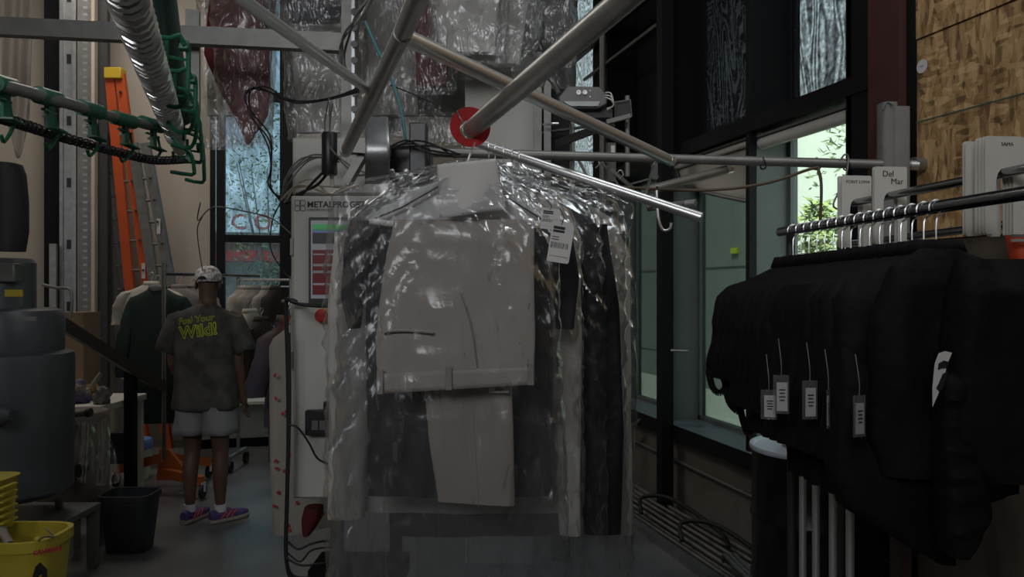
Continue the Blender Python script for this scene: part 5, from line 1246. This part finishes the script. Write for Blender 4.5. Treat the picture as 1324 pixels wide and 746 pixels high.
# invoice tags
def swing(lab, cx_, cy_, d, w, h, ang, txt=True):
    c_ = P(cx_, cy_, d); r = RT * math.cos(ang) - UP * math.sin(ang); u = UP * math.cos(ang) + RT * math.sin(ang)
    q_ = lambda x, y, z=0: c_ + r * x * w + u * y * h - FW * z
    t = thing('price_tag', lab, 'tag', c_)
    MB().prism([q_(x, y) for x, y in ((-.5, -.5), (.44, -.5), (.5, -.45), (.5, .38), (.36, .5), (-.5, .5))][::1], -FW * .0008).build('card', M['paper'], t, smooth=False)
    b = MB()
    def bar_(x0, y0, x1, y1): b.add([q_(x0, y0, .0014), q_(x1, y0, .0014), q_(x1, y1, .0014), q_(x0, y1, .0014)], [(0, 1, 2, 3)])
    bar_(-.42, .30, .1, .37); bar_(-.42, .22, .1, .28)
    for k, x in enumerate((-.42, -.36, -.31, -.25, -.18, -.13, -.07, 0, .06, .12, .2, .26, .31)): bar_(x, -.16, x + (.02 if k % 3 else .035), -.02)
    for y in (.1, .04): bar_(-.42, y, -.1, y + .02)
    bar_(-.42, -.36, .4, -.352)
    b.build('print', M['ink'], t, smooth=False)
    MB().tube(spline([q_(-.1, .42, .002), q_(-.05, .62, .003), q_(-.35, .85, .003)], 4), .0009, 5).build('string', M['ink'], t)
swing('white invoice tag with a barcode at the right shoulder of the front bag', 725, 313, 1.80, .052, .096, .16)
swing('second white tag half hidden above the barcode tag', 712, 283, 1.83, .045, .05, .12)
# ------------------------------------------------------------------ right-hand rack with black work jackets
def rack_pt(z): return RT * (1.275 - .112 * z) + FW * z      # along the main rail, horizontal position
ZR = EYE + .203
RDIR = (rack_pt(1) - rack_pt(2)).normalized(); RZ = -TH + math.atan(.112)
t = thing('chrome_rack', 'double chrome rolling rack of black jackets at the right', 'rack', Vector((*rack_pt(2.5).xy, 0)))
MB().tube([rack_pt(2.78) + UP * ZR, rack_pt(1.0) + UP * ZR], .016, 24).build('main_rail', M['chrome_dark'], t)
r3a, r3b = RT * 1.36 + FW * 3.2 + UP * 1.80, RT * 1.345 + FW * 1.2 + UP * 1.79
MB().tube([r3a, r3b], .0125, 16).build('lower_rail', M['chrome_dark'], t)
MB().tube([P(1022, 299, 2.80) + UP * .012, Vector((*P(1024, 299, 2.80).xy, .1))], .015, 12).build('end_pole', M['dark_steel'], t)
MB().tube([r3a + UP * .02, Vector((*r3a.xy, .1))], .015, 12).build('end_pole', M['dark_steel'], t)
for k, (x, d) in enumerate(((1038, 2.6), (1055, 2.5), (1077, 2.35), (1099, 2.2))):
    p_ = P(x, 600, d); MB().tube([Vector((*p_.xy, .05)), Vector((*p_.xy, ZR - .2))], .012, 12).build('upright', M['chrome'], t)
MB().tube([Vector((*P(1038, 600, 2.75).xy, .08)), Vector((*P(1110, 600, 1.9).xy, .08))], .016, 10).build('foot_rail', M['chrome'], t)
p_ = P(1164, 700, 2.9); MB().box((p_.x, p_.y, .6), (.05, .05, 1.2)).build('rear_leg', M['rail_wood'], t, smooth=False)

t = thing('divider_rail', 'upper chrome rail threaded through the white size dividers', 'rail', P(1200, 250, 2.3))
q0, q1 = P(1103, 262.5, 2.60), P(1324, 218.5, 1.87)
q2 = q1 + (q1 - q0) * .4
MB().tube([q0, q2], .0125, 20).build('rail', M['chrome_dark'], t); MB().tube([q0 - (q1 - q0).normalized() * .004, q0], .008, 12).build('end_plug', M['white_plastic'], t)
qd = (q1 - q0).normalized()
# size dividers: plates with an arched slot
rotp = R_(RZ)
def divider(lab, c, word, w=.105, h=.235, ang=0, lines=1, wh=.75):
    t = thing('size_divider', lab, 'divider', c)
    rt_ = rotp @ R_(ang); X = rt_ @ Vector((1, 0, 0)); Y = rt_ @ Vector((0, 1, 0))
    L = lambda x, z, y=0: Vector(c) + X * x * w + UP * z * h + Y * y
    out = [(-.5, -.62), (-.5, .36), (-.46, .38), (.46, .38), (.5, .36), (.5, -.62), (.46, -.64), (.22, -.64), (.22, -.08)]
    out += [(.22 * math.cos(a), -.08 + .13 * math.sin(a)) for a in (.6, 1.1, 1.57, 2.04, 2.54)]
    out += [(-.22, -.08), (-.22, -.64), (-.46, -.64)]
    MB().prism([L(x, z, -.0015) for x, z in out], Y * .003).build('plate', M['white_plastic'], t, smooth=False)
    if word:
        for i, (wd, x, z, sz) in enumerate(word):
            text_mb(wd, sz, .0003, L(x, z, -.0022), X, UP, -Y, off=0).build('handwriting', M['ink'], t, smooth=False)
    return t
divider('white size divider marked POINT LOMA before the pier', q0 + qd * .02 , [('POINT LOMA', -.36, .27, .014)])
divider('blank white size divider just behind the POINT LOMA one', q0 + qd * .0 + RT * -.004, None, ang=.05)
divider('white size divider marked Del Mar', q0.lerp(q1, .28), [('Del', -.26, .25, .026), ('Mar', .0, .15, .026)], ang=-.03)
divider('blank white size divider behind the Del Mar one', q0.lerp(q1, .262), None, ang=.05)
for k, s in enumerate((.80, .815, .87, .885, .90, .915)):
    divider(['blank white divider at the left of the right-hand bunch', 'second white divider of the right-hand bunch', 'third white divider of the right-hand bunch', 'fourth white divider of the right-hand bunch', 'fifth white divider of the right-hand bunch', 'front divider of the right-hand bunch with small black writing'][k], q0.lerp(q1, s), [('SAMA', -.1, .28, .013)] if k == 5 else None, ang=(.12, .08, -.02, .0, .02, .0)[k], h=.24)

# jackets, farthest first
ords = ['farthest from the camera', 'second from the far end', 'third from the far end', 'fourth from the far end', 'fifth from the far end', 'sixth from the far end', 'seventh from the far end', 'eighth from the far end', 'eighth from the camera end', 'seventh from the camera end', 'sixth from the camera end', 'fifth from the camera end', 'fourth from the camera end', 'third from the camera end', 'second from the camera end', 'nearest the camera']
NJ = 16; rn = random.Random(12)
protos = []
for k in range(4):
    g = thing('work_jacket', '', 'jacket', (0, 0, 0), 0, 'black work jackets on the right rack')
    L = (.44, .54, .62, .62)[k]
    jacket_parts(g, L, .245, L * .72, M['work_black'], 60 + k, .035, .036, True, .07)
    protos.append([g, False])
hp_ = thing('clothes_hanger', '', 'hanger', (0, 0, 0), 0, 'hangers on the right rack'); hanger_parts(hp_, .21, .125, .0022, .0205)
h_used = False
for k in range(NJ):
    u = k / (NJ - 1); z = lerp(2.68, 1.93, u ** .95); loc = rack_pt(z) + UP * (ZR + .0185)
    lab = 'wire-hooked hanger of the black jacket ' + ords[k]
    rz = RZ + rn.uniform(-.06, .06)
    if not h_used: hp_.location = loc; hp_.rotation_euler = (0, 0, rz); hp_['label'] = lab; h_used = True
    else: copy_tree(hp_, None, loc, rz, lab)
    pi = min(3, int(u * 4)); g, used = protos[pi]
    jl = 'black work jacket on the chrome rack, ' + ords[k]
    jloc = loc - UP * (.122 + .012 * (1 - u))
    if not used: g.location = jloc; g.rotation_euler = (0, 0, rz); g['label'] = jl; protos[pi][1] = True; o = g
    else: o = copy_tree(g, None, jloc, rz, jl)
    if k == 0: first_j = o
    last = o
# nearest jacket: long hanging panel, gathered sleeve, printed patch
lz = 1.86
def rj(rows, d, th, nm, m='work_black', seed=1, amp=.02, wr=0, **k):
    off = Vector(last.location)
    mb = rows_mb(rows, d, th, 40, 40, amp=amp, seed=seed, wr=wr, **k)
    ri = R_(-last.rotation_euler[2]); mb.v = [ri @ (v - off) for v in mb.v]
    return mb.build(nm, M[m], last, local=True)
rj([(322, 1190, 1236), (345, 1150, 1300), (420, 1125, 1335), (560, 1120, 1345), (612, 1135, 1340)], 1.80, .05, 'front_panel', seed=3)
rj([(450, 1085, 1225), (610, 1070, 1225), (650, 1085, 1225), (690, 1150, 1225), (726, 1205, 1228)], 1.84, .05, 'front_panel', seed=5)
rj([(335, 1235, 1330), (450, 1225, 1380), (560, 1225, 1400), (600, 1240, 1400), (618, 1258, 1400)], 1.70, .07, 'sleeve', seed=7)
rj([(455, 1210, 1238), (500, 1207, 1245), (560, 1212, 1255), (600, 1213, 1262), (660, 1214, 1276), (690, 1216, 1262), (716, 1222, 1244)], 1.70, .045, 'gathered_sleeve', seed=9, amp=.016, freq=(6, 26))
def patch(rows, d, nm, m):
    off = Vector(last.location); ri = R_(-last.rotation_euler[2])
    vs = [ri @ (P(x, y, d) - off) for x, y in rows]; n2 = ri @ (FW * .0015)
    MB().prism(vs, n2).build(nm, M[m], last, local=True, smooth=False)
patch([(1206, 526), (1206, 500), (1209, 470), (1214, 457), (1222, 454), (1231, 456), (1226, 468), (1220, 490), (1213, 510)], 1.635, 'printed_patch', 'paper')
patch([(1213, 478), (1214, 470), (1221, 466), (1227, 468), (1224, 476), (1218, 476)], 1.632, 'patch_print', 'ink')
patch([(1211, 502), (1215, 494), (1219, 484), (1225, 480), (1222, 492), (1219, 503), (1214, 506)], 1.632, 'patch_print', 'ink')
# straps at the far end
for k, (pts, lab) in enumerate(([((916, 478), (921, 500), (930, 508), (938, 500), (934, 484)), 'black strap loop hanging from the farthest jacket, left'], [((938, 500), (943, 520), (955, 532), (962, 520)), 'black strap loop hanging from the farthest jacket, middle'], [((955, 520), (962, 548), (968, 560), (978, 545), (990, 530)), 'black strap loop hanging from the farthest jacket, right'])):
    o = MB(); w = spline([P(x, y, 2.62 - .05 * k) for x, y in pts], 5)
    for a, b_ in zip(w, w[1:]): o.bar(a, b_, .022, .003, FW)
    tag(o.build('strap', M['work_black'], smooth=False), lab, 'strap')
# badge holders
for k, (x, y, w, h, d, lab, edge) in enumerate(((994, 523, 18, 38, 1.99, 'clear tag holder furthest left under the jackets', 0), (1010, 510, 20, 50, 1.93, 'clear tag holder with a bright card, second from left', 0), (1047, 517, 20, 50, 1.86, 'clear tag holder in the middle of the row', 0), (1071, 528, 6, 50, 1.78, 'clear tag holder turned edge-on', 1), (1111, 538, 20, 54, 1.72, 'clear tag holder furthest right, nearest the camera', 0))):
    t = thing('tag_holder', lab, 'tag', P(x, y, d)); r = CAMR @ R_(1.05 if edge else .15 * (k - 1.5))
    W_, H_ = 20 / F * d, h / F * d; c_ = P(x, y, d)
    MB().box(c_, (W_, .003, H_), r).build('holder', M['badge_film'], t, bevel=.001)
    MB().box(c_ + r @ Vector((W_ * .06, 0, -H_ * .06)), (W_ * .68, .001, H_ * .74), r).build('card', M['paper'], t, smooth=False)
    for j in range(4): MB().box(c_ + r @ Vector((W_ * .06, -.0012, H_ * (.12 - .09 * j))), (W_ * (.4 - .08 * (j % 2)), .0006, .003), r).build('print', M['ink'], t, smooth=False)
    MB().tube(spline([c_ + UP * H_ * .5, c_ + UP * (H_ * .5 + .03), c_ + UP * (H_ * .5 + .09) + FW * .02], 4), .0012, 6).build('loop', M['grey_wire'], t)

# drum with a pale lid
c_ = P(1055, 580, 3.55); t = thing('steel_drum', 'glossy black steel drum with a pale lid below the windows', 'drum', (c_.x, c_.y, 0)); zl = P(0, 572, 3.62).z
pr = [(.275, 0), (.287, .012), (.282, .03), (.282, .28), (.289, .29), (.289, .305), (.282, .315), (.282, .565), (.289, .575), (.289, .59), (.282, .60), (.282, zl - .03), (.288, zl - .02), (.288, zl - .01)]
MB().lathe(pr, (c_.x, c_.y, 0), 56).build('shell', M['gloss_black'], t)
MB().lathe([(.291, zl - .02), (.294, zl - .008), (.29, zl + .002), (.272, zl), (.268, zl - .008), (.001, zl - .008)], (c_.x, c_.y, 0), 56).build('lid', M['lid_blue'], t)
p_ = P(1026, 578, 3.55); b = MB(); b.loft([(Vector((p_.x, p_.y, zl - .008)), RT * .045, FW * .04), (Vector((p_.x, p_.y, zl + .10)), RT * .055, FW * .045)], 20, e=.4); tag(b.build('small_carton', M['cream_cloth']), 'small beige pot standing on the drum lid', 'pot')

# rods and cables lying along the side wall
def wl(X, Y, Z): return Vector((X, Y, Z))
rn = random.Random(4)
for k in range(9):
    X = 2.20 + k * .042; z = .016 + (.0 if k % 2 else .0); r = rn.choice((.012, .016, .02)); a = rn.uniform(-.03, .03)
    o = MB().tube([wl(X + a, 6.2 - rn.uniform(0, .5), r), wl(X - a, 2.6 + rn.uniform(0, .6), r)], r, 10).build('conduit_length', M['galv' if k in (0, 3) else 'pipe_grey']); tag(o, 'steel conduit length on the floor by the side wall, %s from the aisle' % ['first', 'second', 'third', 'fourth', 'fifth', 'sixth', 'seventh', 'eighth', 'ninth'][k], 'pipe', 'conduit lengths along the wall')
for k in range(5):
    X = 2.26 + k * .06; r = .013; o = MB().tube([wl(X, 5.9 - .2 * k, .052), wl(X + .03, 3.0 + .15 * k, .055)], r, 10).build('conduit_length', M['pipe_grey']); tag(o, 'upper conduit length resting on the pile, %s from the aisle' % ['first', 'second', 'third', 'fourth', 'fifth'][k], 'pipe', 'conduit lengths along the wall')
o = MB().bx((2.12, 3.0, 0), (2.17, 6.4, .045)).build('timber_batten', M['galv'], smooth=False); tag(o, 'pale channel strip bordering the conduit pile', 'strip')
for k, (a, b_, lab) in enumerate(((4.9, 4.3, 'black hose looped over the conduit pile, farther'), (4.3, 3.8, 'black hose looped over the conduit pile, middle'))):
    o = MB().tube(spline([wl(2.2, a, .08), wl(2.25, a + .1, .16), wl(2.38, a - .1, .19), wl(2.45, b_, .12), wl(2.4, b_ - .2, .09)], 8), .014, 10).build('hose', M['rubber']); tag(o, lab, 'hose')
for k in range(3):
    o = MB().tube(spline([wl(2.25 + .03 * k, 3.9 - .06 * k, .09), wl(2.2 + .03 * k, 3.8, .16), wl(2.2 + .03 * k, 3.65, .13), wl(2.27 + .03 * k, 3.45, .06), wl(2.35, 3.2, .08)], 8), .012, 10).build('cable', M['grey_wire']); tag(o, ['grey cable coil by the drum, nearest the aisle', 'grey cable coil by the drum, middle turn', 'grey cable coil by the drum, wall side'][k], 'cable')
t = thing('wall_conduit', 'thin grey conduit with boxes along the low concrete wall', 'pipe', (2.57, 5, .37))
MB().tube([wl(2.575, 8.5, .385), wl(2.575, 2.95, .365)], .011, 8).build('tube', M['pipe_grey'], t)
for y in (6.35, 6.05): MB().box((2.57, y, .42), (.05, .07, .11)).build('outlet_box', M['galv'], t, bevel=.004)
MB().tube(spline([wl(2.54, 6.3, .42), wl(2.5, 6.1, .38), wl(2.5, 5.8, .5), wl(2.55, 5.6, .62)], 6), .012, 8).build('flex', M['grey_wire'], t)
o = MB().tube([wl(2.50, 5.05, 1.10), wl(2.2, 5.0, 1.10)], .007, 8)
o = MB().tube([P(868, 453, 5.4), P(890, 454, 5.3)], .009, 8).build('peg', M['galv']); tag(o, 'short pale peg sticking out from the black post', 'peg')
b = MB(); b.ball(P(871, 527, 5.9), .05, 12, 8, (.7, .7, 1.3)); tag(b.build('crumpled_bag', M['white_plastic']), 'crumpled white bag on the sill behind the black post', 'bag')
# bagged cloth roll on the red column, sticker, orange vest
t = thing('wrapped_roll', 'tall grey wrapped roll leaning on the red steel column', 'roll', P(1155, 320, 3.35))
b = MB(); b.loft([(P(1147, y, 3.38), RT * .034, FW * .04) for y in (134, 140, 220, 330, 480)], 20, e=.5); b.build('roll', M['grey_cloth'], t)
b = MB(); b.loft([(P(1163, y, 3.36), RT * .036, FW * .03) for y in (139, 144, 220, 330, 480)], 20, e=.4); b.build('roll', M['grey_cloth'], t)
MB().tube(spline([P(1141, 142, 3.34), P(1147, 132, 3.34), P(1155, 136, 3.33)], 4), .004, 6).build('tie', M['grey_wire'], t)
p_ = Vector((XW - .0, 2.80, 0)); p_.z = P(0, 86, 3.4).z
o = MB().lathe([(.03, 0), (.03, .002)], (XW + .004, 2.83, p_.z), 24, Matrix.Rotation(-math.pi / 2, 3, 'Y')).build('round_sticker', M['paper']); tag(o, 'round white sticker at the edge of the chipboard', 'sticker')
MB().box((XW + .0015, 2.83, p_.z), (.001, .02, .004)).build('print', M['sign_blue'], o, smooth=False)
o = MB().lathe([(.03, 0), (.03, .05), (.015, .05), (.015, .0)], P(1180, 212, 3.36), 20, Matrix.Rotation(math.pi / 2, 3, 'Y')).build('pole_socket', M['galv']); tag(o, 'steel socket holding the cross pole at the wall', 'socket')
b = MB(); b.pbox(1298, -60, 1400, 20, 2.6, .05, None)
tv = thing('safety_vest', 'orange safety vest with silver strips hanging at the right edge', 'vest', P(1335, 400, 2.7))
rows_mb([(272, 1318, 1360), (300, 1303, 1390), (318, 1306, 1395), (420, 1330, 1400)], 2.7, .05, 36, 24, amp=.012, seed=33).build('vest_body', M['orange_vest'], tv)
for y in (303, 309): MB().pbox(1309, y, 1395, y + 3.5, 2.62, .01, CAMR).build('strip', M['galv' if y == 303 else 'cream_cloth'], tv, smooth=False)
